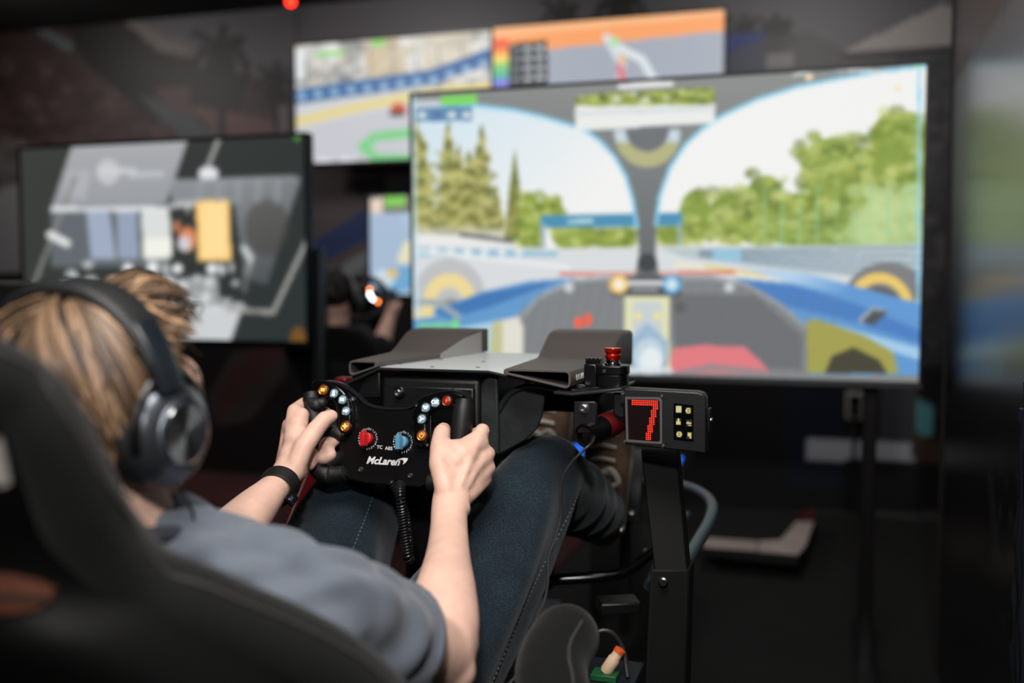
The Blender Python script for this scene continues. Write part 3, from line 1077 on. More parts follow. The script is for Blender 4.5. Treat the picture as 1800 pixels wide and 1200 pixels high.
def sym(kind, o, s=1.0):
    mb = MB()

    def q(u, v, w, h, rot=0.0):
        c, n = math.cos(rot), math.sin(rot)
        pts = []
        for a, b in ((-w, -h), (w, -h), (w, h), (-w, h)):
            pts.append(o + WU * (u + a * c - b * n) * s + WV * (v + a * n + b * c) * s)
        mb.prism(pts, WN * 0.0006)
    e = 0.001
    if kind == 'plus':
        q(0, 0, 4.4 * e, 1.5 * e)
        q(0, 0, 1.5 * e, 4.4 * e)
    elif kind == 'grid':
        for i in range(3):
            for j in range(2):
                q((i - 1) * 2.6 * e, (j - .5) * 2.8 * e, 1.15 * e, 1.25 * e)
    elif kind == 'mic':
        q(0, 1.6 * e, 1.7 * e, 2.6 * e)
        q(0, -2.6 * e, 2.8 * e, .7 * e)
        q(0, -3.6 * e, 1.0 * e, 1.2 * e)
    elif kind == 'lamp':
        q(1.2 * e, 0, 2.2 * e, 2.6 * e)
        for j in (-1, 0, 1):
            q(-3.0 * e, j * 1.9 * e, 1.4 * e, .5 * e)
    elif kind == 'arrow':
        q(-.8 * e, 0, 3.4 * e, 1.3 * e)
        q(2.2 * e, .9 * e, 2.4 * e, .9 * e, -0.8)
        q(2.2 * e, -.9 * e, 2.4 * e, .9 * e, 0.8)
    elif kind == 'wiper':
        q(-2 * e, 0, 1.0 * e, 3.0 * e, .5)
        q(1 * e, 0, 1.0 * e, 3.0 * e, .5)
        q(3.0 * e, 1.0 * e, .8 * e, 1.8 * e, -.4)
    elif kind == 'fan':
        for a in (0, 2.1, 4.2):
            q(2.2 * e * math.cos(a), 2.2 * e * math.sin(a), 2.0 * e, 1.0 * e, a)
    elif kind == 'bolt':
        for pl in ([(1.2, 4.2), (-2.4, -.4), (.2, -.2)], [(-.4, .4), (2.4, .4), (-1.4, -4.4)]):
            mb.prism([o + WU * a * e * s + WV * b * e * s for a, b in pl], WN * 0.0006)
    elif kind == 'power':
        pts = [o + (WU * math.cos(a) + WV * math.sin(a)) * 3.4 * e for a in np.linspace(math.radians(125), math.radians(415), 20)]
        mb.tube(pts, 0.0008, 6)
        q(0, 2.6 * e, .8 * e, 2.4 * e)
    return mb


BUT = [((569, 685), 'amber', 'grid', 'yellow'), ((588, 691), 'white', 'mic', 'white'), ((603, 702), 'white', 'lamp', 'white'), ((609, 722), 'white', 'arrow', 'white'), ((608, 749), 'amber', 'plus', 'yellow'),
       ((786, 704), 'red', 'bolt', 'red'), ((766, 707), 'white', 'OK', 'white'), ((749, 716), 'white', 'wiper', 'white'), ((742, 736), 'white', 'fan', 'white'), ((742, 765), 'amber', 'power', 'amber')]
for (px, py), k, s, sm in BUT:
    o = wp(px, py, 0.0125)
    R = 0.0082 if k != 'white' else 0.0078
    b = part('button', MB().lathe(o, WN, [(R * .8, -.002), (R * .86, .0016), (R * .7, .0026), (.0001, .003)], 22), cap_mats[k], wheel)
    part('button_ring', MB().lathe(o, WN, [(R * 1.06, -.004), (R * 1.12, .0012), (R * 1.0, .0022), (R * .88, .0016), (R * .86, -.001)], 24), ring_mats[k], b)
    so = o + WN * 0.0032
    if s == 'OK':
        part('symbol', text_mesh('OK', 0.0088, so, WU, WV, WN, 0.0003, bold=0.02), sym_mats[sm], b, smooth=False)
    else:
        part('symbol', sym(s, so), sym_mats[sm], b, smooth=False)
# rotary knobs with printed scales
for (px, py), km, nm in (((646.5, 771), M['red'], 'red'), ((708, 777), M['blue'], 'pale blue')):
    o = wp(px, py, 0.0005)
    kn = MB()
    kn.lathe(o, WN, [(.0100, 0), (.0100, .007), (.0092, .009), (.0001, .0092)], 24)
    k = part('rotary_knob', kn, km, wheel, bevel=0.0008, label=nm + ' rotary knob')
    a = 0.10
    du, dv = WU * math.cos(a) + WV * math.sin(a), WV * math.cos(a) - WU * math.sin(a)
    ob = o + WN * 0.009
    prof = [(-.0155, -.006), (-.0155, .006), (.006, .0062), (.0125, .0045), (.0165, .001), (.0165, -.001), (.0125, -.0045), (.006, -.0062)]
    part('pointer', MB().hexa([ob + dv * v * .80 + du * u * .72 for v, u in prof], [ob + WN * .013 + dv * v * .78 + du * u * .6 for v, u in prof]), km, k, bevel=0.0008)
    tk, dgs = MB(), []
    for i in range(24):
        a = math.radians(90 - i * 15)
        rr = 0.0158
        q0 = o + (WU * math.cos(a) + WV * math.sin(a)) * (rr - .0015 if i % 2 else rr - .0015)
        q1 = o + (WU * math.cos(a) + WV * math.sin(a)) * (rr + .0015)
        if i % 2:
            t = (WU * -math.sin(a) + WV * math.cos(a)) * 0.00035
            tk.prism([q0 - t, q1 - t, q1 + t, q0 + t], WN * 0.0003)
    sc = part('scale_ticks', tk, M['white_print'], wheel, smooth=False, kind='stuff')
    for i in range(12):
        a = math.radians(90 - 30 - i * 30)
        q = o + (WU * math.cos(a) + WV * math.sin(a)) * 0.0160
        dgs.append(text_mesh(str(i + 1), 0.0050, q, WU, WV, WN, 0.0002))
    bm = bmesh.new()
    for d in dgs:
        bm.from_mesh(d)
        bpy.data.meshes.remove(d)
    me = bpy.data.meshes.new('scale_digits')
    bm.to_mesh(me)
    bm.free()
    part('scale_digits', me, M['white_print'], wheel, smooth=False, kind='stuff')
part('lettering', text_mesh('TC', 0.0078, wp(667.5, 786, .0006), WU, WV, WN, 0.0003, bold=0.015), M['white_print'], wheel, smooth=False)
part('lettering', text_mesh('ABS', 0.0078, wp(683.5, 788, .0006), WU, WV, WN, 0.0003, bold=0.015), M['white_print'], wheel, smooth=False)
part('lettering', text_mesh('McLaren', 0.0162, wp(673, 810.5, .0006), WU, WV, WN, 0.0003, shear=0.32, bold=0.06, sx=1.02), M['white_print'], wheel, smooth=False)
sw = [(697, 809), (701, 806), (708, 804.4), (717, 805.0), (716.6, 808), (713.5, 812.4), (708, 816.4), (709.8, 811.6), (708.8, 808.6), (704, 808)]
part('emblem', MB().prism([wp(x, y, .0006) for x, y in sw], WN * 0.0004), M['white_print'], wheel, smooth=False)
for px, py in ((634, 825), (721, 836), (734, 712), (622, 701)):
    o = wp(px, py, 0.0005)
    b = part('bolt', MB().lathe(o, WN, [(.0042, 0), (.0044, .0012), (.0034, .0024), (.0018, .0024), (.0016, .0010), (.0001, .0010)], 16), M['steel'], wheel)
for px, py in ((557, 688), (803, 703), (751, 782), (602, 763)):
    part('screw', MB().lathe(wp(px, py, 0.0118), WN, [(.0024, -.002), (.0024, .0010), (.0012, .0012), (.0010, .0004), (.0001, .0004)], 12), M['steel'], wheel)
# hub behind the plate
part('hub', MB().lathe(W0 + WV * 0.002, -WN, [(.034, .008), (.034, .02), (.026, .024), (.026, .075)], 32), M['black_metal'], wheel, bevel=0.001)
pd = MB()
for sgn in (-1, 1):
    o = W0 - WN * 0.022 + WU * sgn * 0.06 + WV * 0.0
    poly = [(-.02, -.012), (.05, -.03), (.068, -.02), (.07, .02), (.05, .026), (-.02, .012)]
    part('shift_paddle', MB().prism([o + WU * sgn * a + WV * b for a, b in poly], -WN * 0.003), M['carbon'], wheel, bevel=0.001)

# coiled lead hanging from the wheel
top = wp(704, 846, -0.012)
path = spline([top, P(704, 872, 1.552), P(707, 905, 1.55), P(711, 940, 1.548), P(715, 968, 1.547), P(717, 980, 1.548), P(720.5, 983, 1.556), P(722, 974, 1.565), P(721, 950, 1.57), P(715, 905, 1.572), P(700, 872, 1.574), P(686, 846, 1.574)], 14)
cc = MB()
pts = []
L = [0.0]
for a, b in zip(path[:-1], path[1:]):
    L.append(L[-1] + (b - a).length)
turns = 62
for i in range(turns * 9):
    s = L[-1] * i / (turns * 9 - 1)
    k = min(len(path) - 2, max(0, int(np.searchsorted(L, s)) - 1))
    f = (s - L[k]) / max(1e-9, L[k + 1] - L[k])
    c = path[k].lerp(path[k + 1], f)
    t = (path[k + 1] - path[k]).normalized()
    s1 = t.cross(Vector((0, 1, 0.2))).normalized()
    s2 = t.cross(s1)
    a = 2 * math.pi * i / 9
    rr = 0.0066 if s < L[-1] * 0.55 else 0.0040
    pts.append(c + s1 * rr * math.cos(a) + s2 * rr * math.sin(a))
cc.tube(pts, 0.0019, 6)
lead = single('coiled_lead', cc, mat('coil_black', (22, 22, 23), 0.3), 'black coiled lead hanging below the steering wheel', 'cable')

# ================================================================== wheel base, deck and ducts
base = thing('wheel_base', 'black motor box with round bolts behind the steering wheel', 'wheel base', (-0.64, 1.66, 0.86))
YF = 1.535


def bp(px, py, y=YF):
    return PY(px, py, y)


A, B = bp(670, 655), bp(843, 664)
zt, zb = (A.z + B.z) / 2 - 0.004, 0.862
mb = MB().box(((A.x + B.x) / 2, YF + 0.13, (zt + zb) / 2), (B.x - A.x, 0.26, zt - zb))
part('body', mb, M['carbon'], base, bevel=0.008, seg=3)
mb = MB().box(((A.x + B.x) / 2, YF - 0.004, (zt + zb) / 2 - 0.004), (B.x - A.x - 0.014, 0.012, zt - zb - 0.02))
part('front_plate', mb, M['black_metal'], base, bevel=0.003)
for px, py in ((702, 690), (797, 694)):
    o = bp(px, py, YF - 0.01)
    bl = part('flange', MB().lathe(o, (0, -1, 0), [(.0105, 0), (.0105, .002), (.0095, .003), (.0001, .003)], 24), M['black_satin'], base)
    part('bolt', MB().lathe(o + Vector((0, -.003, 0)), (0, -1, 0), [(.0062, 0), (.0062, .006), (.0052, .007), (.003, .007), (.0028, .003), (.0001, .003)], 18), M['steel'], bl)
# left cheek bracket and cables of the base
ck = [bp(626, 700), bp(634, 672), bp(646, 660), bp(668, 652), bp(668, 700)]
part('side_bracket', MB().prism(ck, (0, 0.01, 0)), M['black_metal'], base, bevel=0.003)
# right upright plate and curved guard
up = [bp(844, 790, 1.545), bp(843, 690, 1.545), bp(845, 674, 1.545), bp(852, 666, 1.545), bp(864, 661, 1.545), bp(874, 660, 1.545), bp(877, 800, 1.545)]
part('upright_plate', MB().prism(up, (0, 0.008, 0)), mat('scuffed_panel', (28, 31, 32), 0.6, 0, 0.2, 120, 0.4, 30), base, bevel=0.003)
gd = [bp(873, 740, 1.56), bp(877, 722, 1.56), bp(884, 708, 1.56), bp(896, 693, 1.56), bp(912, 683, 1.56), bp(932, 679, 1.56), bp(955, 684, 1.56), bp(957, 700, 1.56), bp(953, 730, 1.56), bp(945, 752, 1.56), bp(925, 772, 1.56), bp(890, 792, 1.56), bp(873, 800, 1.56)]
part('guard_plate', MB().prism(gd, (0, 0.006, 0)), mat('guard_panel', (27, 31, 32), 0.65, 0, 0.2, 90, 0.5, 25), base, bevel=0.002)
rimp = spline([bp(876, 722, 1.557), bp(884, 707, 1.557), bp(896, 692, 1.557), bp(912, 683, 1.557), bp(932, 679, 1.557), bp(960, 682, 1.557), bp(1000, 692, 1.557)], 6)
part('guard_rim', MB().tube(rimp, 0.003, 8, side=(0, 1, 0), rb=0.005), M['deck'], base)
part('column', boxm(-0.72, -0.56, 1.62, 1.76, 0.62, 0.87), M['black_metal'], base, bevel=0.006)

deck = thing('mounting_deck', 'bent grey sheet metal deck above the motor box', 'deck', (-0.6, 1.7, 1.03))
D = [PY(606, 673, 1.525), PY(666, 643, 1.525), PY(858, 654, 1.525), PY(1010, 689, 1.50), PY(1040, 688, 1.49), PY(1092, 683, 1.485)]
YD = 1.90
zf = (D[1].z + D[2].z) / 2
prof = [(D[0].x, D[0].z), (D[1].x, zf), (D[2].x, zf), (D[3].x, D[3].z), (D[4].x, D[4].z + .001), (D[5].x, D[5].z + .001)]
th = 0.0045


def sheet(prof, y0, y1, th):
    mb = MB()
    rings = []
    for y in (y0, y1):
        top = [Vector((x, y, z)) for x, z in prof]
        bot = [Vector((x, y, z - th)) for x, z in prof[::-1]]
        rings.append(top + bot)
    n = len(rings[0])
    mb.v = [tuple(q) for r in rings for q in r]
    m = len(prof)
    for i in range(n):
        j = (i + 1) % n
        mb.f.append((i, j, n + j, n + i))
    for k in (0, 1):
        for i in range(m - 1):
            mb.f.append(tuple(k * n + q for q in (i, i + 1, n - 2 - i, n - 1 - i)))
    return mb


part('sheet', sheet(prof[:4], 1.525, YD, th), M['deck'], deck, bevel=0.001)
tp = [(D[1].x + .001, zf + .0004), (D[2].x, zf + .0004), (PY(890, 665, 1.5).x, zf + .0004 - (zf - D[3].z) * (PY(890, 665, 1.5).x - D[2].x) / (D[3].x - D[2].x))]
part('top_skin', sheet(tp, 1.5275, YD - .002, .0004), M['silver'], deck, smooth=False, label='silver top face of the deck')
part('side_tab', sheet([(prof[3][0] - .03, prof[3][1] + .002 + .0), prof[3], prof[4], prof[5]], 1.485, 1.60, th), M['deck'], deck, bevel=0.001)
for px, py in ((703, 640), (760, 645), (840, 646), (775, 632), (850, 636)):
    o = PZ(px, py, zf)
    part('rivet', MB().lathe(o, (0, 0, 1), [(.004, 0), (.0035, .0012), (.0001, .0014)], 10), M['black_satin'], deck)
o = PY(1021, 680, 1.50)
part('bolt', MB().lathe(o, (0, 0, 1), [(.0075, 0), (.0075, .002), (.005, .004), (.003, .004), (.0026, .002), (.0001, .002)], 14), M['steel'], deck)


def duct(name, label, xl0, xr0, xl1, xr1, y0, zt, low_l, low_r, ramp0, top, y1, ramp1):
    """scoop: open mouth at y0, flat roof, ramp rising into an upright hood at the rear"""
    t = thing(name, label, 'duct', ((xl0 + xr0) / 2, (y0 + y1) / 2, min(low_l, low_r)), 'air ducts on the deck')
    th = 0.0036

    def xs(y):
        f = (y - y0) / (y1 - y0)
        return xl0 + (xl1 - xl0) * f, xr0 + (xr1 - xr0) * f

    def zr(y):
        f = min(1, max(0, (y - ramp0) / (ramp1 - ramp0)))
        return zt + (top - zt) * (f * f * (3 - 2 * f))
    ys = [y0] + list(np.linspace(y0 + .05, ramp0, 4)) + list(np.linspace(ramp0, ramp1, 12))[1:] + [y1]
    rings_o, rings_i = [], []
    r = 0.008
    for y in ys:
        xa, xb = xs(y)
        z = zr(y)
        o = [Vector((xa, y, low_l)), Vector((xa, y, max(low_l + .0005, z - .003))), Vector((xa + .003, y, z)), Vector((xb - r, y, z)), Vector((xb - r * .3, y, z - r * .3)), Vector((xb, y, z - r)),
             Vector((xb, y, low_r + r)), Vector((xb - r * .3, y, low_r + r * .3)), Vector((xb - r, y, low_r))]
        c = sum(o, Vector()) / len(o)
        rings_o.append(o)
        i = [Vector((xa + th * 2.2, y, low_l + th * .55)), Vector((xa + th * 2.2, y, max(low_l + th * .6, z - th - .0015))), Vector((xa + th * 3, y, z - th)), Vector((xb - r, y, z - th)), Vector((xb - r * .3 - th * .7, y, z - r * .3 - th * .7)),
             Vector((xb - th, y, z - r)), Vector((xb - th, y, low_r + r)), Vector((xb - r * .3 - th * .7, y, low_r + r * .3 + th * .7)), Vector((xb - r, y, low_r + th))]
        rings_i.append(i)
    mb = MB()
    n = len(rings_o[0])
    mb.loft(rings_o, caps=False)
    mb.f.append(tuple(range((len(ys) - 1) * n, len(ys) * n)))
    k0 = len(mb.v)
    mb.loft(rings_i[:5], caps=False)
    mb.f.append(tuple(k0 + 4 * n + i for i in range(n)))
    for i in range(n):
        j = (i + 1) % n
        mb.f.append((i, j, k0 + j, k0 + i))
    part('shell', mb, M['duct'], t, bevel=0.0006)
    return t


zr_ = PY(945, 649.5, 1.50).z
R0, R1 = PY(885, 650, 1.50).x, PY(1003, 655, 1.50).x
zl, zrr = PY(887, 657, 1.50).z, PY(998, 683, 1.50).z
rd = duct('air_duct', 'charcoal right hand duct with open mouth and raised hood, lettered on its side', R0, R1, PY(975, 625, 1.9).x, PY(1107, 600, 1.9).x, 1.50, zr_, zl, zrr, 1.72, PY(1050, 582, 1.86).z, 1.93, 1.86)
tx = PY(1018, 659, 1.53)
tx = Vector((R1 + (PY(1107, 600, 1.9).x - R1) * .08 + 0.0008, 1.545, (zr_ + zrr) / 2 + 0.001))
uu = (Vector((PY(1107, 600, 1.9).x - R1, 0.43, 0))).normalized()
nn = Vector((uu.y, -uu.x, 0))
part('lettering', text_mesh('BUILD', 0.0135, Vector((R1 + .0009, 1.502, (zr_ + zrr) / 2)) + uu * 0.026, uu, Vector((0, 0, 1)), nn, 0.0003, sx=1.9, bold=0.01, align='LEFT'), M['white_print'], rd, smooth=False)
zl_ = PY(630, 633.5, 1.53).z
duct_l = thing('air_duct', 'charcoal left hand duct with raised hood, farther from the red stop button', 'duct', (-0.74, 1.7, 1.04), 'air ducts on the deck')
# left duct: mirror build, wall on its left side
xl, xi = PY(613, 640, 1.53).x, PY(664, 643, 1.53).x
xl2, xi2 = PY(737, 612, 1.9).x - 0.012, PY(862, 600, 1.9).x
lowl = PY(614, 660, 1.53).z
ys = [1.53, 1.58, 1.64, 1.72] + list(np.linspace(1.72, 1.87, 12))[1:] + [1.93]
ztop = PY(810, 579, 1.87).z
ro, ri = [], []
for y in ys:
    f = (y - 1.53) / 0.4
    a, b = xl + (xl2 - xl) * f, float(np.interp(y, [1.53, 1.72, 1.88, 1.93], [xi, PY(772, 620, 1.72).x, PY(845, 600, 1.88).x, PY(858, 600, 1.93).x]))
    g = min(1, max(0, (y - 1.72) / 0.15))
    z = zl_ + (ztop - zl_) * g * g * (3 - 2 * g)
    zi = zf + 0.0005
    r = 0.007
    ro.append([Vector((b, y, zi)), Vector((b, y, max(zi + .002, z - .002))), Vector((b - .003, y, z)), Vector((a + r, y, z)), Vector((a + r * .3, y, z - r * .3)), Vector((a, y, z - r)), Vector((a, y, lowl + r)), Vector((a + r * .3, y, lowl + r * .3)), Vector((a + r, y, lowl))])
    th = .0034
    ri.append([Vector((b - th * 2, y, zi + th * .2)), Vector((b - th * 2, y, max(zi + .001, z - th))), Vector((b - th * 2.6, y, z - th)), Vector((a + r, y, z - th)), Vector((a + r * .3 + th * .7, y, z - r * .3 - th * .7)), Vector((a + th, y, z - r)), Vector((a + th, y, lowl + r)),
               Vector((a + r * .3 + th * .7, y, lowl + r * .3 + th * .7)), Vector((a + r, y, lowl + th))])
mb = MB()
n = 9
mb.loft(ro, caps=False)
mb.f.append(tuple(range((len(ys) - 1) * n, len(ys) * n)))
k0 = len(mb.v)
mb.loft(ri[:4], caps=False)
mb.f.append(tuple(k0 + 3 * n + i for i in range(n)))
for i in range(n):
    j = (i + 1) % n
    mb.f.append((i, j, k0 + j, k0 + i))
part('shell', mb, M['duct'], duct_l, bevel=0.0006)
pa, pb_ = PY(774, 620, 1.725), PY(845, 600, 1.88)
q = [Vector((pa.x + .0006, 1.725, zf + .001)), Vector((pb_.x + .0006, 1.88, zf + .001)), Vector((pb_.x + .0006, 1.88, ztop - .004)), Vector((pa.x + (pb_.x - pa.x) * .6 + .0006, 1.818, zl_ + (ztop - zl_) * .66)), Vector((pa.x + .0006, 1.725, zl_ - .001))]  # thin paler sheet paints the light on the duct's inner wall
part('lit_side_face', MB().prism(q, (.0012, 0, 0)), mat('lit_wall_grey', (150, 148, 146), 0.5), duct_l, smooth=False, label='inner side wall with light painted on in pale grey')

# stop switch
ks = thing('stop_switch', 'black switch box with red stop button on the deck', 'switch', tuple(PY(1072, 682, 1.53)))
c = PY(1077, 660, 1.535)
zb_, zt_ = PY(1072, 682, 1.51).z, PY(1080, 641, 1.535).z
bw = 0.048
prof = []
for k in range(24):
    a = 2 * math.pi * k / 24
    prof.append((c.x + bw / 2 * math.copysign(abs(math.cos(a)) ** .55, math.cos(a)), c.y + bw / 2 * math.copysign(abs(math.sin(a)) ** .55, math.sin(a))))
zm = (zb_ + zt_) / 2 + 0.003
part('case', MB().prism([Vector((x, y, zb_)) for x, y in prof], (0, 0, zm - zb_)), M['black_satin'], ks, bevel=0.0012)
part('case_lid', MB().prism([Vector((c.x + (x - c.x) * 1.06, c.y + (y - c.y) * 1.06, zm)) for x, y in prof], (0, 0, zt_ - zm)), M['black_satin'], ks, bevel=0.0016)
part('terminal_block', MB().box((c.x - 0.032, c.y - 0.002, zb_ + .018), (0.020, 0.034, 0.036)), M['black_satin'], ks, bevel=0.002)
for k in range(4):
    part('connector', MB().box((c.x - 0.039 + k * 0.0065, c.y - .002, zb_ + .040), (0.0045, 0.02, 0.010)), M['black_satin'], ks, bevel=0.001)
part('collar', MB().lathe((c.x, c.y, zt_), (0, 0, 1), [(.0125, 0), (.0125, .003), (.0105, .004), (.010, .008)], 24), M['chrome'], ks)
part('button', MB().lathe((c.x, c.y, zt_ + .007), (0, 0, 1), [(.0095, 0), (.0115, .004), (.0125, .008), (.0105, .0105), (.0125, .0135), (.0135, .017), (.0128, .0195), (.0001, .0205)], 28), M['red_anod'], ks)
part('screw', MB().lathe((c.x - .008, c.y - bw / 2 * 1.06, zt_ - .008), (0, -1, 0), [(.003, 0), (.0026, .0015), (.0001, .0016)], 10), M['steel'], ks)

# gear display box
dY = 1.455
gd_ = thing('gear_display', 'black display box with red figure seven made of lamps', 'display', tuple(PY(1160, 792, dY + .03)))
DN = Vector((0.03, -1, 0.02)).normalized()
DU = Vector((1, 0.03, 0)).normalized()
DV = DN.cross(DU) * -1
if DV.z < 0:
    DV = -DV
D0 = PY(1168, 737, dY)


def dp(px, py, off=0.0):
    return PN(px, py, D0 + DN * off, DN)


box = [dp(1096, 681), dp(1231, 690), dp(1241, 698), dp(1243, 796), dp(1100, 779)]
box = [dp(1096, 682), dp(1226, 689), dp(1236, 692), dp(1241, 700), dp(1242, 797), dp(1239, 797), dp(1099, 781)]
part('case', MB().prism(box, -DN * 0.036), M['black_metal'], gd_, bevel=0.003, seg=3)
wnd = [dp(1102, 700, .001), dp(1157, 700, .001), dp(1163, 705, .001), dp(1162, 777, .001), dp(1103, 773, .001)]
fo = [dp(1099, 697), dp(1160, 698), dp(1164, 702), dp(1164, 779), dp(1160, 780), dp(1101, 776)]
fi = [dp(1103, 701), dp(1157, 702), dp(1160, 705), dp(1160, 774), dp(1157, 776), dp(1105, 772)]
mb = MB()
n = len(fo)
vs = fo + [p + DN * .0016 for p in fo] + fi + [p + DN * .0016 for p in fi]
fs = []
for i in range(n):
    j = (i + 1) % n
    fs += [(i, j, n + j, n + i), (n + i, n + j, 3 * n + j, 3 * n + i), (3 * n + i, 3 * n + j, 2 * n + j, 2 * n + i)]
mb.add(vs, fs)
part('lamp_frame', mb, mat('frame_grey', (84, 80, 80), 0.45), gd_)
part('lamp_panel', MB().prism([p + DN * .0004 for p in fi], DN * .0003), mat('lamp_black', (8, 5, 5), 0.3), gd_, smooth=False)
e00, e10, e01 = Vector(dp(1105, 703.5, .0011)), Vector(dp(1158.5, 705, .0011)), Vector(dp(1106.5, 770.5, .0011))
NC, NR = 17, 21
lit, off = MB(), MB()
for r in range(NR):
    for cidx in range(NC):
        o = e00 + (e10 - e00) * (cidx / (NC - 1)) + (e01 - e00) * (r / (NR - 1))
        ctr = 14.2 - (r - 2) * 0.25
        on = (r < 3 and 2 <= cidx <= 15) or (r >= 3 and abs(cidx - ctr) <= 1.55)
        (lit if on else off).lathe(o, DN, [(.00115, 0), (.0009, .0006), (.0001, .0007)], 7)
part('lit_lamps', lit, glow('red_lamps', (255, 52, 34), 1.7), gd_, kind='stuff', label='red figure seven of small lamps')
part('unlit_lamps', off, mat('lamp_off', (30, 9, 9), 0.3), gd_, kind='stuff')
part('small_screen', MB().prism([dp(1184, 708, .0002), dp(1219, 712, .0002), dp(1219, 776, .0002), dp(1184, 772, .0002)], DN * .0008), mat('screen_black', (6, 7, 8), 0.12), gd_, smooth=False)
ic_dk, ic_y = glow('icon_dark', (60, 74, 76), 0.35), glow('icon_yellow', (232, 214, 128), 0.8)
ic_w = glow('icon_white', (206, 214, 204), 0.65)
IC = [((1193, 719), 0), ((1210, 721.5), 1), ((1192.5, 741), 2), ((1211, 743.5), 3), ((1194, 763), 4), ((1212, 765), 5)]
for (px, py), k in IC:
    o = dp(px, py, .0012)
    e = 0.00088

    def sq(mb, u, v, w, h, up_=0.0):
        mb.prism([o + DU * (u + a * w) + DV * (v + b * h) + DN * up_ for a, b in ((-1, -1), (1, -1), (1, 1), (-1, 1))], DN * .0002)
    bg, fg = MB(), MB()
    sq(bg, 0, 0, 4.6 * e, 5.6 * e)
    ib = part('icon', bg, ic_w if k == 0 else ic_dk, gd_, smooth=False)
    if k in (0, 1, 4):
        fg.tube([o + DN * .0004 + (DU * math.cos(a) + DV * math.sin(a)) * 3.6 * e for a in np.linspace(0.5 if k == 1 else 0, 2 * math.pi - (0.5 if k == 1 else 0), 18)], 0.0009, 6)
        sq(fg, 0, 0, 3.6 * e, 1.0 * e, .0003)
        if k == 0:
            sq(fg, 0, 0, 2.6 * e, 2.6 * e, .0003)
    elif k == 2:
        sq(fg, 0, -2.0 * e, 3.6 * e, 2.6 * e, .0003)
        sq(fg, 0, 2.0 * e, 1.7 * e, 2.4 * e, .0003)
        sq(fg, 0, 5.0 * e, 1.0 * e, .8 * e, .0003)
    elif k == 3:
        sq(fg, 0, 0, 4.0 * e, 1.2 * e, .0003)
        sq(fg, -1.5 * e, 1.6 * e, 1.4 * e, .9 * e, .0003)
        sq(fg, 1.5 * e, -3.6 * e, 2.4 * e, .7 * e, .0003)
    else:
        sq(fg, 0, 1.5 * e, 2.8 * e, 3.0 * e, .0003)
        sq(fg, 1.5 * e, -3.4 * e, 1.4 * e, 1.6 * e, .0003)
    part('glyph', fg, ic_y, ib, smooth=False)
for px, py in ((1094.5, 692), (1163, 697), (1098, 776), (1165.5, 784)):
    part('screw', MB().lathe(dp(px, py, .0), DN, [(.0032, -.001), (.0032, .001), (.0022, .0022), (.0001, .0024)], 12), M['steel'], gd_)
q = dp(1245, 738, -.016)
part('side_plate', MB().box(q + DU * .002, (0.003, 0.02, 0.036)), M['black_metal'], gd_, bevel=0.001)
part('side_screw', MB().lathe(q + DU * .003, DU, [(.004, 0), (.004, .002), (.003, .0035), (.0001, .0035)], 10), M['steel'], gd_)
br = [PY(1077, 690, 1.50), PY(1098, 690, 1.50), PY(1098, 735, 1.50), PY(1086, 733, 1.50), PY(1078, 726, 1.50)]
part('bracket', MB().prism(br, (0, 0.006, 0)), M['black_metal'], gd_, bevel=0.002)

# tube holder with the round black end the thin cable comes out of
ho = thing('tube_clamp', 'black clamp plate with silver bolt and hollow round tube', 'clamp', tuple(PY(1028, 792, 1.47)))
hp = [PY(1008, 706, 1.47), PY(1045, 705, 1.47), PY(1048, 709, 1.47), PY(1049, 762, 1.47), PY(1008, 762, 1.47)]
part('clamp_plate', MB().prism(hp, (0, 0.008, 0)), M['black_metal'], ho, bevel=0.002)
o = PY(1027, 717, 1.47)
part('bolt', MB().lathe(o, (0, -1, 0), [(.0078, 0), (.0078, .002), (.0062, .002), (.0062, .007), (.005, .008), (.0032, .008), (.003, .004), (.0001, .004)], 18), M['steel'], ho)
o = PY(1028.5, 766, 1.463)
ax = Vector((0.38, 0.92, 0.16)).normalized()
part('tube', MB().lathe(o, ax, [(.0001, .018), (.0155, .012), (.0165, 0), (.0188, -.001), (.0192, .004), (.0192, .16), (.0001, .16)], 28), M['black_satin'], ho)
part('red_collar', MB().lathe(o + ax * .045, ax, [(.0196, 0), (.0204, .004), (.0204, .03), (.0196, .034)], 24), M['red_paint'], ho)
pts = spline([o + ax * .012 + Vector((.008, 0, -.002)), P(1040, 778, 1.45), P(1022, 795, 1.44), P(1003, 815, 1.44), P(990, 838, 1.44), P(986, 868, 1.44), P(986, 905, 1.44), P(976, 945, 1.43), P(964, 980, 1.42), P(963, 1020, 1.41), P(957, 1055, 1.40), P(942, 1090, 1.38), P(938, 1125, 1.36), P(928, 1160, 1.34), P(905, 1190, 1.32), P(885, 1215, 1.31), P(870, 1260, 1.30)], 6)
single('thin_cable', MB().tube(pts, 0.0021, 8), M['cable'], 'thin black cable hanging in loops from the tube clamp past the knee', 'cable')

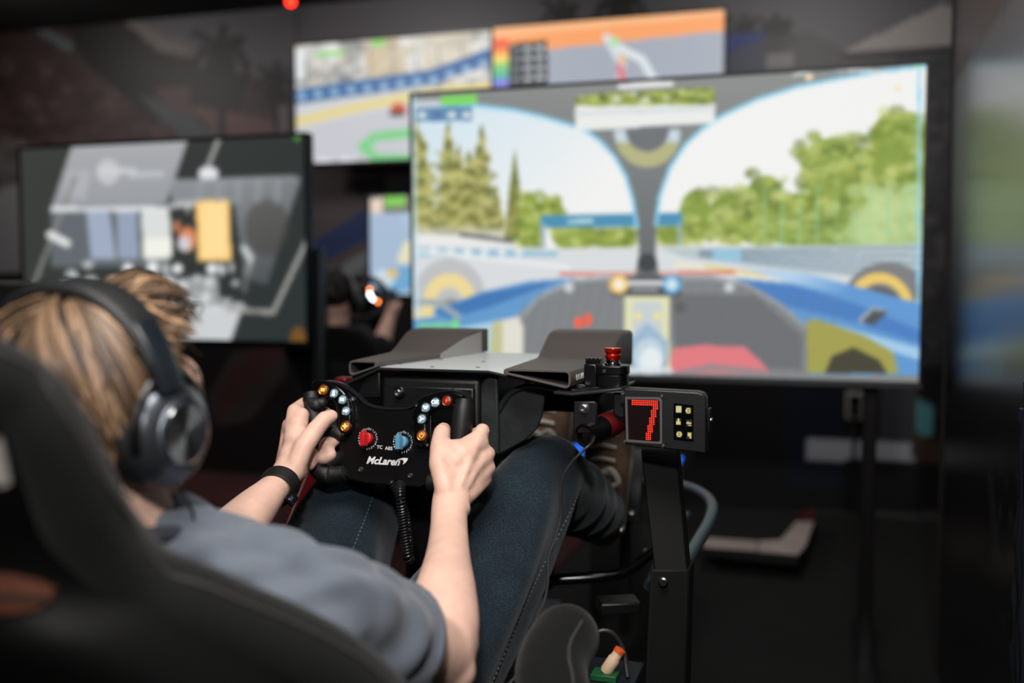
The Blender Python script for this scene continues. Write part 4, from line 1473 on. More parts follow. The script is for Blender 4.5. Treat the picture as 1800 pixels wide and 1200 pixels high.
# ================================================================== rig frame
rig = thing('rig_frame', 'black and grey tubular racing rig frame carrying seat, pedals and wheel', 'rig', (-0.6, 1.5, 0.0))
fm = M['black_metal']
u1 = [P(1126, 790, 1.56), P(1190, 790, 1.56), P(1210, 1010, 1.50), P(1150, 1010, 1.50)]
part('upright', MB().prism(u1, (0, 0.035, 0)), mat('upright_black', (5, 5, 5), 0.7, 0, 0.1, 500, spec=0.2), rig, bevel=0.003)
lo = [P(1143, 1000, 1.50), P(1212, 1000, 1.50)]
zl0 = lo[0].z
part('lower_upright', MB().hexa([lo[0], lo[1], lo[1] + Vector((0, .06, 0)), lo[0] + Vector((0, .06, 0))], [Vector((lo[0].x - .02, lo[0].y - .05, 0.05)), Vector((lo[1].x - .01, lo[1].y - .05, .05)), Vector((lo[1].x - .01, lo[1].y + .03, .05)), Vector((lo[0].x - .02, lo[0].y + .03, .05))]), mat('lower_black', (8, 9, 9), 0.7, spec=0.2), rig, bevel=0.004)
part('bolt', MB().lathe(P(1166, 1022, 1.495), (0, -1, 0), [(.007, -.004), (.007, .003), (.005, .005), (.0001, .005)], 14), M['steel'], rig)
hoop = spline([P(1060, 858, 2.45), P(1110, 850, 2.42), P(1165, 849, 2.36), P(1210, 857, 2.26), P(1240, 872, 2.14), P(1252, 892, 2.04), P(1245, 920, 1.95), P(1225, 955, 1.85), P(1203, 995, 1.75), P(1180, 1050, 1.66), P(1160, 1110, 1.60)], 8)
part('foot_hoop', MB().tube(hoop, 0.0125, 14), M['tube'], rig)
part('inner_rail', MB().tube(spline([P(1208, 906, 2.12), P(1190, 930, 2.0), P(1165, 975, 1.9), P(1140, 1030, 1.8)], 6), 0.010, 12), M['tube'], rig)
part('cross_tube', MB().tube(spline([P(900, 1024, 1.86), P(980, 1018, 1.86), P(1070, 1012, 1.86), P(1110, 998, 1.88), P(1150, 968, 1.92)], 6), 0.011, 12), M['black_gloss'], rig)
# floor pan under the legs, side panels
pan = [PZ(470, 900, .55), PZ(720, 900, .55)]
part('floor_pan', boxm(-0.90, -0.58, 1.36, 2.2, 0.44, 0.455), M['grey_pan'], rig, bevel=0.003)
part('base_rail', boxm(-0.34, -0.29, 0.75, 2.35, 0.05, 0.12), fm, rig, bevel=0.004)
part('base_rail', boxm(-1.02, -0.97, 0.75, 2.35, 0.05, 0.12), fm, rig, bevel=0.004)
for y in (0.85, 1.55, 2.25):
    part('cross_beam', boxm(-0.98, -0.33, y - .03, y + .03, 0.055, 0.115), fm, rig, bevel=0.004)
for x in (-0.32, -0.99):
    for y in (0.8, 2.28):
        part('foot', MB().lathe((x, y, 0), (0, 0, 1), [(.03, 0), (.03, .012), (.012, .016), (.012, .055)], 18), M['rubber'], rig)
for x in (-0.86, -0.62):
    for y in (1.40, 2.15):
        part('pan_leg', boxm(x - .015, x + .015, y - .015, y + .015, 0.10, 0.442), fm, rig, bevel=0.002)
ps = [P(560, 700, 1.95), P(556, 800, 1.90), P(530, 880, 1.86), P(500, 960, 1.80), P(470, 1040, 1.72)]
sp = MB().tube(spline(ps, 6), 0.022, 4, side=(0, 1, 0), rb=0.016)
part('red_side_rail', sp, M['red_paint'], rig, label='dark red side rail', bevel=0.003)
part('grey_side_plate', MB().prism([P(496, 930, 2.0), P(545, 838, 2.0), P(592, 838, 2.0), P(560, 930, 2.0)], (0, .012, 0)), M['grey_pan'], rig, bevel=.002)
part('red_cap', MB().box(PY(604, 667, 1.62), (0.024, 0.03, 0.010)), M['red_paint'], rig, bevel=0.003)
part('crossbeam', boxm(-0.72, -0.30, 1.765, 1.80, 0.955, 0.998), fm, rig, bevel=0.004)
# pedals in front of the feet
for x, nm in ((-0.80, 'pedal'), (-0.64, 'pedal'), (-0.45, 'pedal')):
    pq = part(nm, MB().box((x, 2.27, 0.72), (0.085, 0.014, 0.17), Matrix.Rotation(math.radians(-18), 3, 'X')), M['steel'] if False else M['deck'], rig, bevel=0.003)
    part('pedal_arm', boxm(x - .012, x + .012, 2.28, 2.31, 0.45, 0.74), fm, pq, bevel=0.002)
lb = MB()
q = P(1086, 1062, 1.72)
part('side_tray', MB().box(q, (0.07, 0.05, 0.02), Matrix.Rotation(math.radians(25), 3, 'Z')), M['black_metal'], rig, bevel=0.003)
for px, py, d in ((1110, 905, 2.1), (1092, 932, 2.0), (1134, 972, 1.95), (1172, 876, 2.2)):
    part('joint_bolt', MB().ell(P(px, py, d), (.009, .009, .009), 10, 8), M['steel'], rig)

# small plug and board low on the floor side
pl = thing('power_plug', 'pale plug with orange tip on a small green board, low under the rig', 'plug', tuple(P(1078, 1190, 1.62)))
o = P(1078, 1160, 1.6)
a = Vector((0.5, 0.2, 0.8)).normalized()
part('plug_body', MB().lathe(o - a * .024, a, [(.008, 0), (.0105, .005), (.0105, .026), (.0085, .031), (.0085, .040)], 14), mat('plug_beige', (206, 176, 146), 0.5), pl)
part('plug_tip', MB().lathe(o + a * .015, a, [(.0095, 0), (.0095, .006), (.005, .008)], 14), mat('plug_orange', (206, 84, 30), 0.5), pl)
part('circuit_board', MB().box(P(1064, 1186, 1.6), (0.042, 0.034, 0.010)), mat('board_green', (14, 78, 40), 0.5), pl, bevel=0.001)
c = P(1045, 1215, 1.6)
tb = thing('control_box', 'low dark teal control box at the foot of the rig', 'box', (c.x, c.y, 0.45))
part('case', MB().box((c.x, c.y + .03, c.z - .004), (0.13, 0.13, 0.05)), mat('teal_dark', (16, 24, 28), 0.4), tb, bevel=0.004)
part('post', MB().box((c.x, c.y + .03, (c.z - .03) / 2), (0.06, 0.06, c.z - .03)), fm, tb, bevel=0.003)
pts = spline([P(1030, 1200, 1.6), P(1034, 1150, 1.62), P(1050, 1112, 1.62), P(1075, 1112, 1.62), P(1095, 1140, 1.62), P(1104, 1190, 1.6)], 6)
single('looped_cable', MB().tube(pts, 0.004, 8), M['cable'], 'short looped black cable above the low teal box', 'cable')

# ================================================================== racing seat
seat = thing('racing_seat', 'black suede bucket seat with winged shoulders, holding the driver', 'seat', (-0.68, 1.0, 0.12))
SX = -0.68
rimR = [Vector((-.672, .555, 1.178)), Vector((-.625, .560, 1.172)), P(-20, 615, .722), P(60, 655, .742), P(120, 730, .758), P(165, 820, .785), P(212, 905, .825), P(280, 985, .858), P(390, 1035, .882), P(500, 1080, .915), P(610, 1140, .95), P(690, 1215, .985),
        P(760, 1300, 1.04), P(850, 1330, 1.12), P(925, 1250, 1.21), P(975, 1150, 1.29)]
rimR = [Vector(q) for q in rimR]
back = [.06, .07, .085, .095, .10, .11, .12, .14, .17, .19, .205, .215, .215, .18, .12, .07]
low = [0, 0, 0, 0, 0, 0, 0, 0, .0, .01, .02, .04, .07, .12, .17, .19]
rs = spline([(*q, b, l) for q, b, l in zip(rimR, back, low)], 5)
mb = MB()
rings = []
NS = 23
for x, y, z, b, l in rs:
    hw = x - SX
    ring = []
    for i in range(NS):
        a = math.pi * i / (NS - 1)
        cx, sy = math.cos(a), math.sin(a)
        ring.append(Vector((SX + hw * math.copysign(abs(cx) ** .55, cx), y - b * (1 if l < .1 else .4) * sy ** .5, z - l * sy ** .6)))
    rings.append(ring)
vs = [q for r in rings for q in r]
fs = []
for k in range(len(rings) - 1):
    for i in range(NS - 1):
        fs.append((k * NS + i, k * NS + i + 1, (k + 1) * NS + i + 1, (k + 1) * NS + i))
mb.add(vs, fs)
sh = part('shell', mb, mat('shell_black', (5, 5, 5), 0.6, spec=0.15), seat)
so = sh.modifiers.new('thick', 'SOLIDIFY')
so.thickness = 0.018
so.offset = 0.0
bs = []
rr = [.028, .028, .030, .032, .034, .036, .038, .040, .040, .040, .040, .042, .045, .046, .046, .044]
for sg in (1, -1):
    pts = spline([(*(q if sg > 0 else Vector((2 * SX - q.x, q.y, q.z))), r) for q, r in zip(rimR, rr)], 6)
    c = [Vector(q[:3]) for q in pts]
    rad = [q[3] for q in pts]
    # oval padded bolster just outside the rim
    off = []
    for k in range(len(c)):
        t = (c[min(k + 1, len(c) - 1)] - c[max(k - 1, 0)]).normalized()
        d = Vector((0, -1, -.25))
        d = (d - t * d.dot(t)).normalized()
        off.append(c[k] + d * rad[k] * .85)
    b = MB().caps([(off[0], rad[0]), (off[1], rad[1])])
    b = MB().tube(off, rad, 18)
    b.ell(off[-1], (rad[-1],) * 3)
    b.ell(off[0], (rad[0],) * 3)
    bo = part('bolster', remeshed(b, 0.006, 3), M['suede'], seat)
    seam = []
    for k in range(len(c)):
        t = (c[min(k + 1, len(c) - 1)] - c[max(k - 1, 0)]).normalized()
        d = Vector((.75 * sg, -.5, .9))
        d = (d - t * d.dot(t)).normalized()
        seam.append(off[k] + d * (rad[k] * 1.0))
    part('piping', MB().tube(seam, 0.0022, 6), mat('piping_grey', (44, 43, 41), 0.8), bo)
cu = MB().box((SX, 1.22, 0.47), (0.36, 0.44, 0.08), Matrix.Rotation(math.radians(14), 3, 'X'))
part('cushion', cu, M['suede'], seat, bevel=0.03, seg=4)
part('pedestal', boxm(SX - .17, SX + .17, 0.95, 1.4, 0.12, 0.40), M['black_metal'], seat, bevel=0.006)
# rust coloured strap slot on the seat's back and a pale patch
from mathutils.bvhtree import BVHTree
sv = BVHTree.FromPolygons([v.co.copy() for v in sh.data.vertices], [tuple(p.vertices) for p in sh.data.polygons])


def on_shell(px, py, lift):
    hit = sv.ray_cast(CAM, ray(px, py).normalized())
    return hit[0] - ray(px, py).normalized() * lift if hit[0] is not None else P(px, py, .7)


top_ = [on_shell(x, y, .016) for x, y in ((-60, 1002), (-20, 1008), (20, 1014), (60, 1024), (92, 1036))]
bot_ = [on_shell(x, y, .016) for x, y in ((-60, 1080), (-20, 1080), (20, 1078), (60, 1072), (88, 1058))]
mb = MB()
vs = [p for p in top_ + bot_] + [p + FW * .012 for p in top_ + bot_]
fs = []
for k in range(4):
    fs += [(k, k + 1, 6 + k, 5 + k), (10 + k, 15 + k, 16 + k, 11 + k), (k, 10 + k, 11 + k, k + 1), (5 + k, 6 + k, 16 + k, 15 + k)]
fs += [(0, 5, 15, 10), (4, 14, 19, 9)]
sl = part('strap_pad', mb.add(vs, fs), mat('rust_strap', (82, 40, 17), 0.8, 0, .3, 300), seat, smooth=False)
zz = [on_shell(-50 + i * 12, 1047 + (5 if i % 2 else -4) + i * .4, .0185) for i in range(12)]
part('stitching', MB().tube(zz, 0.0020, 6), M['black_matte'], sl)
part('patch', MB().prism([on_shell(-30, 780, .016), on_shell(-2, 770, .016), on_shell(5, 800, .016), on_shell(16, 850, .016), on_shell(2, 856, .016), on_shell(-30, 830, .016)], FW * 0.003), mat('pale_patch', (150, 147, 140), 0.7), seat)

# ================================================================== the driver
skin = mat('skin', (218, 178, 160), 0.5, 0, 0.25, 260, 0.10, 30)
sb = skin.node_tree.nodes['Principled BSDF']
sb.inputs['Subsurface Weight'].default_value = 0.12
sb.inputs['Subsurface Radius'].default_value = (0.012, 0.005, 0.003)
sb.inputs['Specular IOR Level'].default_value = 0.35

HC = Vector((-0.692, 0.82, 1.066))
b = MB()
# head
b.ell(HC + Vector((0, -.012, .028)), (.077, .096, .090), 24, 16)
b.ell(HC + Vector((0, .032, -.018)), (.066, .062, .080), 20, 14)
b.ell(HC + Vector((0, .048, -.072)), (.050, .046, .042), 18, 12)
b.ell(HC + Vector((0, .076, -.092)), (.024, .018, .018))
b.caps([(HC + Vector((0, .090, .012)), .009), (HC + Vector((0, .106, -.020)), .011), (HC + Vector((0, .100, -.028)), .012)])
for s in (-1, 1):
    b.ell(HC + Vector((.012 * s, .094, -.030)), (.008, .010, .007))
    b.ell(HC + Vector((.036 * s, .066, -.030)), (.024, .022, .020))
    b.caps([(HC + Vector((.012 * s, .092, .026)), .009), (HC + Vector((.034 * s, .086, .028)), .010), (HC + Vector((.054 * s, .068, .022)), .009)], 10)
    b.ell(HC + Vector((.078 * s, -.004, -.012)), (.010, .020, .030))
b.ell(HC + Vector((.044, .052, .022)), (.028, .036, .036))
b.ell(HC + Vector((-.044, .052, .022)), (.028, .036, .036))
b.ell(HC + Vector((0, .094, -.054)), (.022, .010, .006))
b.ell(HC + Vector((0, .092, -.064)), (.019, .010, .007))
# neck and trunk
NB = Vector((-.675, .835, .925))
b.caps([(HC + Vector((.004, -.012, -.05)), .058), (HC + Vector((.008, .0, -.10)), .055), (NB, .062)], 18)
SR, SL = Vector((-.492, .872, .858)), Vector((-.868, .880, .862))
tr = [((-.672, .865, .90), .085, .055), ((-.672, .885, .84), .165, .085), ((-.67, .93, .76), .165, .10), ((-.668, 1.02, .66), .145, .095), ((-.667, 1.13, .56), .155, .10), ((-.667, 1.2, .53), .15, .09)]
b.tube([t[0] for t in tr], [t[1] for t in tr], 24, side=(1, 0, 0), rb=[t[2] for t in tr])
# right arm
ER = P(775, 1150, 1.205)
b.caps([(SR, .056), (SR.lerp(ER, .35), .052), (SR.lerp(ER, .7), .045), (ER, .043)], 20)
WR = P(790, 896, 1.435)
fa = spline([(*ER, .043, .043), (*P(778, 1095, 1.245), .047, .045), (*P(783, 1040, 1.29), .041, .040), (*P(787, 985, 1.345), .032, .032), (*P(789, 935, 1.395), .0275, .024), (*WR, .0270, .021), (*P(795, 872, 1.455), .0295, .022)], 5)
b.tube([q[:3] for q in fa], [q[3] for q in fa], 20, side=RT, rb=[q[4] for q in fa])
b.ell(P(795, 1130, 1.225), (.034, .034, .036))
b.ell(P(798, 1178, 1.20), (.028, .026, .028))
b.caps([(P(814, 905, 1.44), .0085), (P(818, 895, 1.44), .0095)], 8)     # wrist bone


def hand(mcp, wrist, fing, thumb, palm):
    for m, r0, w in zip(mcp, (.0125, .0122, .0118, .011), wrist):
        b.caps([(P(*w), .0125), (P(*w).lerp(P(*m), .5), .0125), (P(*m), r0)], 12)
    for ch, r in zip(fing, (.0108, .0108, .0102, .0092)):
        k = [r * 1.12, r * 1.02, r * .96, r * .84]
        b.caps([(P(*q), k[i]) for i, q in enumerate(ch)], 12)
    b.caps([(P(*q[:3]), q[3]) for q in thumb], 12)
    for q in palm:
        b.ell(P(*q[:3]), (q[3],) * 3, 12, 8)


mcpR = [(848, 757, 1.512), (858, 797, 1.512), (859, 822, 1.512), (853, 843, 1.508)]
hand(mcpR, [(780, 868, 1.447), (792, 872, 1.447), (803, 876, 1.45), (813, 880, 1.453)],
     [[mcpR[0], (846, 760, 1.562), (818, 766, 1.585), (797, 770, 1.57)],
      [mcpR[1], (858, 800, 1.562), (825, 797, 1.588), (799, 797, 1.572)],
      [mcpR[2], (859, 826, 1.562), (828, 825, 1.588), (802, 823, 1.572)],
      [mcpR[3], (853, 849, 1.555), (828, 850, 1.578), (806, 848, 1.565)]],
     [(784, 862, 1.447, .0165), (771, 815, 1.468, .0155), (772, 785, 1.485, .0145), (777, 760, 1.508, .0138), (780, 754, 1.535, .0115)],
     [(786, 840, 1.462, .018), (800, 812, 1.475, .0175), (822, 800, 1.487, .0175), (832, 828, 1.49, .0165), (790, 800, 1.478, .016), (812, 790, 1.492, .014), (830, 775, 1.502, .013), (815, 850, 1.475, .0175), (800, 786, 1.486, .0135), (838, 848, 1.492, .013), (814, 796, 1.482, .015), (826, 788, 1.492, .0155), (838, 782, 1.500, .014), (806, 782, 1.492, .0105), (820, 778, 1.502, .011), (846, 778, 1.506, .0125), (842, 812, 1.495, .0135), (824, 826, 1.478, .0145)])
# tendons on the back of the right hand
b.caps([(P(806, 862, 1.440), .0045), (P(824, 815, 1.468), .006), (P(842, 772, 1.494), .006)], 8)
b.caps([(P(815, 866, 1.446), .0045), (P(836, 828, 1.474), .006), (P(852, 803, 1.496), .006)], 8)

# left arm
EL = P(335, 1025, 1.30)
b.caps([(SL, .055), (SL.lerp(EL, .5), .049), (EL, .044)], 18)
fl = spline([(*EL, .046, .044), (*P(365, 990, 1.345), .0475, .044), (*P(405, 945, 1.405), .043, .041), (*P(445, 898, 1.47), .036, .033), (*P(480, 860, 1.525), .0295, .024), (*P(498, 838, 1.555), .0285, .022), (*P(510, 820, 1.572), .029, .022)], 5)
b.tube([q[:3] for q in fl], [q[3] for q in fl], 20, side=RT + UP * .8, rb=[q[4] for q in fl])
mcpL = [(517, 722, 1.612), (508, 746, 1.628), (505, 770, 1.642), (508, 793, 1.652)]
hand(mcpL, [(505, 838, 1.556), (497, 836, 1.562), (494, 832, 1.568), (496, 826, 1.576)],
     [[mcpL[0], (533, 709, 1.655), (560, 718, 1.668), (577, 726, 1.65)],
      [mcpL[1], (526, 752, 1.675), (566, 766, 1.668), (585, 776, 1.618)],
      [mcpL[2], (524, 777, 1.685), (560, 788, 1.662), (578, 798, 1.612)],
      [mcpL[3], (524, 799, 1.685), (550, 804, 1.672), (566, 808, 1.640)]],
     [(516, 832, 1.550, .0165), (534, 785, 1.563, .0165), (556, 754, 1.578, .0150), (571, 736, 1.586, .0136), (583, 731, 1.592, .0112)],
     [(514, 800, 1.578, .022), (520, 772, 1.585, .021), (525, 745, 1.596, .017), (520, 826, 1.562, .020), (512, 752, 1.61, .016), (540, 800, 1.60, .018), (542, 812, 1.598, .015), (530, 730, 1.606, .014)])
b.caps([(P(560, 783, 1.628), .0118), (P(574, 780, 1.618), .0115), (P(589, 774, 1.622), .0102)], 12)
b.caps([(P(560, 806, 1.622), .0118), (P(571, 804, 1.612), .0118), (P(581, 799, 1.612), .0112)], 12)
# hips, legs and feet
KR, KL = Vector((-.462, 1.625, .862)), Vector((-.80, 1.66, .855))
AR, AL = P(1052, 905, 2.02), Vector((-.72, 2.05, .70))
for hip, k, a in ((Vector((-.575, 1.20, .545)), KR, AR), (Vector((-.76, 1.20, .545)), KL, AL)):
    b.caps([(hip, .085), (hip.lerp(k, .5), .072), (k, .055)], 18)
    b.caps([(k, .054), (k.lerp(a, .35), .052), (a, .037)], 18)
    b.caps([(a, .034), (a + Vector((0, .03, .0)), .033), (a + Vector((0, .06, .09)), .028), (a + Vector((0, .085, .16)), .022)], 14)


def bodyw(co):
    # soft limbs, crisper hands and face
    w = np.full(len(co), 1.0)
    hr = np.array(P(820, 800, 1.5))
    hl = np.array(P(540, 770, 1.61))
    hd = np.array(HC + Vector((0, .06, -.02)))
    for c, r in ((hr, .13), (hl, .13), (hd, .10)):
        d = np.linalg.norm(co - c, axis=1)
        w[d < r] = 0.7
    return w


me = remeshed(b, 0.0029, 16, 0.6, bodyw)
drv = thing('person', 'driver seen from behind in grey shirt and jeans, headphones on, both hands on the wheel', 'person', (-.667, 1.15, .50))
part('body', me, skin, drv)
for s in (-1, 1):
    e = part('eye', MB().ell(HC + Vector((.033 * s, .078, .006)), (.012, .012, .012), 14, 10), mat('eye_white', (225, 222, 216), 0.2), drv)
    part('iris', MB().ell(HC + Vector((.033 * s, .0862, .006)), (.0055, .0045, .0055), 12, 8), mat('iris_blue', (70, 90, 100), 0.2), e)

# hair: many combed locks over a close cap
hair = bpy.data.materials.new('hair')
hair.use_nodes = True
nt = hair.node_tree
pb = nt.nodes['Principled BSDF']
pb.inputs['Roughness'].default_value = 0.48
pb.inputs['Specular IOR Level'].default_value = 0.45
at = nd(nt, 'ShaderNodeAttribute', attribute_name='print')
nt.links.new(at.outputs['Color'], pb.inputs['Base Color'])
SK = HC + Vector((0, -.012, .028))
RX, RY, RZ = .080, .099, .093
hv, hf, hc = [], [], []


def strand(pts, w0, col):
    n0 = len(hv)
    m = len(pts)
    for k in range(m):
        t = (pts[min(k + 1, m - 1)] - pts[max(k - 1, 0)]).normalized()
        nrm = (pts[k] - SK).normalized()
        s = t.cross(nrm)
        if s.length < 1e-4:
            s = Vector((1, 0, 0))
        s.normalize()
        n2 = s.cross(t)
        f = k / (m - 1)
        wv = w0 * (0.35 + 0.65 * min(1, f * 4)) * (1 - f ** 3 * .92)
        for a in (0, 1, 2, 3, 4):
            th = 2 * math.pi * a / 5
            hv.append(tuple(pts[k] + s * wv * math.cos(th) + n2 * wv * .45 * math.sin(th)))
            tone = 1.0 + .25 * math.sin(f * 5 + col[3])
            hc.append((col[0] * tone, col[1] * tone, col[2] * tone))
    for k in range(m - 1):
        for a in range(5):
            c2 = (a + 1) % 5
            hf.append((n0 + k * 5 + a, n0 + k * 5 + c2, n0 + (k + 1) * 5 + c2, n0 + (k + 1) * 5 + a))


crown = Vector((0.0, -.35, .94)).normalized()
cs = crown.orthogonal().normalized()
cs = Vector((1, 0, 0))
cs = (cs - crown * cs.dot(crown)).normalized()
cb = crown.cross(cs)
if cb.y < 0:
    cb = -cb          # cb points towards the face
R = random.Random(3)
NSTR = 2300
for i in range(NSTR):
    az = R.uniform(-math.pi, math.pi)       # 0 = to the right, pi/2 = to the front
    fr = math.sin(az)
    t0 = R.uniform(0.02, 1.25) ** 1.0
    tmax = 1.05 if fr > .75 else (1.34 if fr > .1 else 2.25 + .15 * R.random())
    if fr > .75:
        tmax = 1.05 + .2 * R.random()
    if t0 > tmax - .25:
        t0 = R.uniform(0.02, tmax - .4)
    length = R.uniform(.65, 1.05)
    t1 = t0 + (tmax - t0) * length if R.random() < .8 else tmax
    lift = R.uniform(.002, .019)
    swirl = R.uniform(-.22, .22) + .20 + .16 * math.sin(az * 5 + 2)
    wob, wp_ = R.uniform(.0, .05), R.uniform(0, 6)
    clump = math.sin(az * 9) * .5 + math.sin(az * 23 + 1) * .3
    lift *= 1 + .5 * clump
    if abs(math.cos(az)) > .55:
        lift *= .75
    pts = []
    for k in range(10):
        f = k / 9
        th = t0 + (t1 - t0) * f
        a = az + swirl * f + wob * math.sin(f * 7 + wp_)
        d = crown * math.cos(th) + (cs * math.cos(a) + cb * math.sin(a)) * math.sin(th)
        base_ = Vector((d.x * RX, d.y * RY, d.z * RZ))
        e = lift * (0.35 + 1.1 * math.sin(min(1, f * 1.15) * math.pi * .8)) + .001
        under = math.exp(-((d.y + .02 - .12 * d.z) / .30) ** 2) * (1 if d.z > -.3 else 0)
        e = e * (1 - .75 * under)
        e += .020 * max(0.0, min(1.0, (d.y - .30) / .35)) * (1 if d.z > .0 else .4)
        p = SK + base_ + d * e
        if th > 1.72:                         # hangs down past the widest part
            ov = th - 1.72
            p = p + Vector((d.x * .006, -.006 * (1 if d.y < 0 else 0), -.018)) * ov * 1.2
        if fr > .75 and f > .6:
            p += Vector((.012, .010, .006)) * (f - .6) * 2
        pts.append(p)
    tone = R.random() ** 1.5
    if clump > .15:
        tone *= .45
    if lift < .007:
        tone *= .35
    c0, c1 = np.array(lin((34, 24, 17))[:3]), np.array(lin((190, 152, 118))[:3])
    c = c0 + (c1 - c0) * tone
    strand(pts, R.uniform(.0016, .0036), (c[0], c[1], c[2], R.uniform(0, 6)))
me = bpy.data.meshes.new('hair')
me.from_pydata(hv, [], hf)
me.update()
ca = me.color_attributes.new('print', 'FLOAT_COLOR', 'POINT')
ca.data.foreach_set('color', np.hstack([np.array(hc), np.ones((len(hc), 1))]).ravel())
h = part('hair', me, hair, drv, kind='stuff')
cp = MB().ell(SK + Vector((0, -.004, .002)), (.0795, .0965, .0925), 28, 20)
part('hair_cap', cp, mat('hair_root', (58, 38, 25), 0.6), h)

# grey short sleeved shirt
shirt = mat('grey_jersey', (92, 98, 108), 0.85, 0, 0.35, 700, 0.08, 12, sheen=0.2, spec=0.2)
s = MB()
s.tube([t[0] for t in tr], [t[1] + .020 for t in tr], 26, side=(1, 0, 0), rb=[t[2] + .022 for t in tr])
s.caps([(Vector((-.675, .85, .905)), .075), (SR + Vector((-.03, 0, .01)), .072), (SR, .072), (SR.lerp(ER, .40), .070), ], 22)
s.caps([(Vector((-.675, .85, .905)), .075), (SL + Vector((.03, 0, .01)), .072), (SL, .072), (SL.lerp(EL, .40), .068)], 22)
# sleeve ends are straight hems
for S_, E_, r in ((SR, ER, .073), (SL, EL, .070)):
    d = (E_ - S_)
    s.tube([S_ + d * .1, S_ + d * .35, S_ + d * .58, S_ + d * .60], [r, r, r * .94, r * .93], 24)
s.tube([NB + Vector((0, -.004, -.03)), NB + Vector((.001, .002, .020))], [.084, .072], 24)


def folds(co):
    x, y, z = co[:, 0], co[:, 1], co[:, 2]
    return (.0065 * np.sin(38 * x + 60 * z + 3 * np.sin(30 * y)) * np.sin(22 * y - 14 * x + 1.0) + .0036 * np.sin(90 * x - 70 * y + 4 * np.sin(24 * z)))


me = remeshed(s, 0.0045, 8, 0.6, None, folds)
st = part('shirt', me, shirt, drv)
part('collar', MB().tube([NB + Vector((.069 * math.cos(a), .004 + .072 * math.sin(a), .022 - .012 * math.sin(a))) for a in np.linspace(0, 2 * math.pi, 36, endpoint=False)], 0.0075, 10, closed=True), mat('dark_rib', (50, 54, 62), 0.9, 0, .3, 600), st)
for S_, E_, r in ((SR, ER, .069), (SL, EL, .066)):
    d = (E_ - S_)
    part('hem', MB().tube([S_ + d * .565, S_ + d * .605], [r * 1.015, r * 1.0], 28, caps=False), shirt, st).modifiers.new('thick', 'SOLIDIFY').thickness = 0.003

# jeans
den = bpy.data.materials.new('denim')
den.use_nodes = True
nt = den.node_tree
pb = nt.nodes['Principled BSDF']
pb.inputs['Roughness'].default_value = 0.85
pb.inputs['Specular IOR Level'].default_value = 0.2
pb.inputs['Sheen Weight'].default_value = 0.15
tc = nd(nt, 'ShaderNodeTexCoord')
n1 = nd(nt, 'ShaderNodeTexNoise')
n1.inputs['Scale'].default_value = 720
n1.inputs['Detail'].default_value = 2
n2 = nd(nt, 'ShaderNodeTexNoise')
n2.inputs['Scale'].default_value = 9
n2.inputs['Detail'].default_value = 5
nt.links.new(tc.outputs['Object'], n1.inputs['Vector'])
nt.links.new(tc.outputs['Object'], n2.inputs['Vector'])
r1 = nd(nt, 'ShaderNodeValToRGB')
r1.color_ramp.elements[0].position, r1.color_ramp.elements[1].position = .40, .66
r1.color_ramp.elements[0].color, r1.color_ramp.elements[1].color = lin((8, 16, 22)), lin((31, 49, 61))
r2 = nd(nt, 'ShaderNodeValToRGB')
r2.color_ramp.elements[0].position, r2.color_ramp.elements[1].position = .35, .68
r2.color_ramp.elements[0].color, r2.color_ramp.elements[1].color = (.62, .62, .64, 1), (1.25, 1.25, 1.2, 1)
mx = nd(nt, 'ShaderNodeMix', data_type='RGBA', blend_type='MULTIPLY')
mx.inputs['Factor'].default_value = 1.0
nt.links.new(n1.outputs['Fac'], r1.inputs['Fac'])
nt.links.new(n2.outputs['Fac'], r2.inputs['Fac'])
nt.links.new(r1.outputs['Color'], mx.inputs['A'])
nt.links.new(r2.outputs['Color'], mx.inputs['B'])
nt.links.new(mx.outputs['Result'], pb.inputs['Base Color'])
bpn = nd(nt, 'ShaderNodeBump')
bpn.inputs['Strength'].default_value = .4
bpn.inputs['Distance'].default_value = .0015
nt.links.new(n1.outputs['Fac'], bpn.inputs['Height'])
nt.links.new(bpn.outputs['Normal'], pb.inputs['Normal'])
j = MB()
HR, HL = Vector((-.575, 1.19, .545)), Vector((-.76, 1.19, .545))
j.tube([(-.667, 1.10, .60), (-.667, 1.16, .545), (-.667, 1.24, .52)], [.17, .175, .16], 24, side=(1, 0, 0), rb=[.115, .12, .10])
thigh = {}
for nm, hip, k, a, r in (('r', HR, KR, AR, 1.0), ('l', HL, KL, AL, 1.06)):
    pts = spline([(*hip, .104), (*hip.lerp(k, .33), .098 * r), (*hip.lerp(k, .66), .088 * r), (*k, .072), (*(k + (a - k) * .12 + Vector((0, .0, -.01))), .070), (*k.lerp(a, .4), .070), (*k.lerp(a, .8), .062), (*k.lerp(a, .97), .060)], 5)
    thigh[nm] = pts
    j.tube([q[:3] for q in pts], [q[3] for q in pts], 24)
    j.ell(hip, (.104,) * 3)
    j.ell(k, (.073,) * 3, 18, 12)


def jfolds(co):
    x, y, z = co[:, 0], co[:, 1], co[:, 2]
    near_hip = np.exp(-((y - 1.28) / .16) ** 2)
    near_knee = np.exp(-((y - 1.72) / .10) ** 2)
    return (.0075 * near_hip + .0034 + .003 * near_knee) * np.sin(62 * y - 48 * z + 26 * x + 2.2 * np.sin(22 * x + 9 * z)) * (0.6 + .4 * np.sin(31 * x - 20 * y))


me = remeshed(j, 0.005, 7, 0.6, None, jfolds)
jn = part('jeans', me, den, drv)
from mathutils.bvhtree import BVHTree
bvh = BVHTree.FromPolygons([v.co.copy() for v in me.vertices], [tuple(p.vertices) for p in me.polygons])
thr = mat('seam_thread', (96, 108, 116), 0.85)


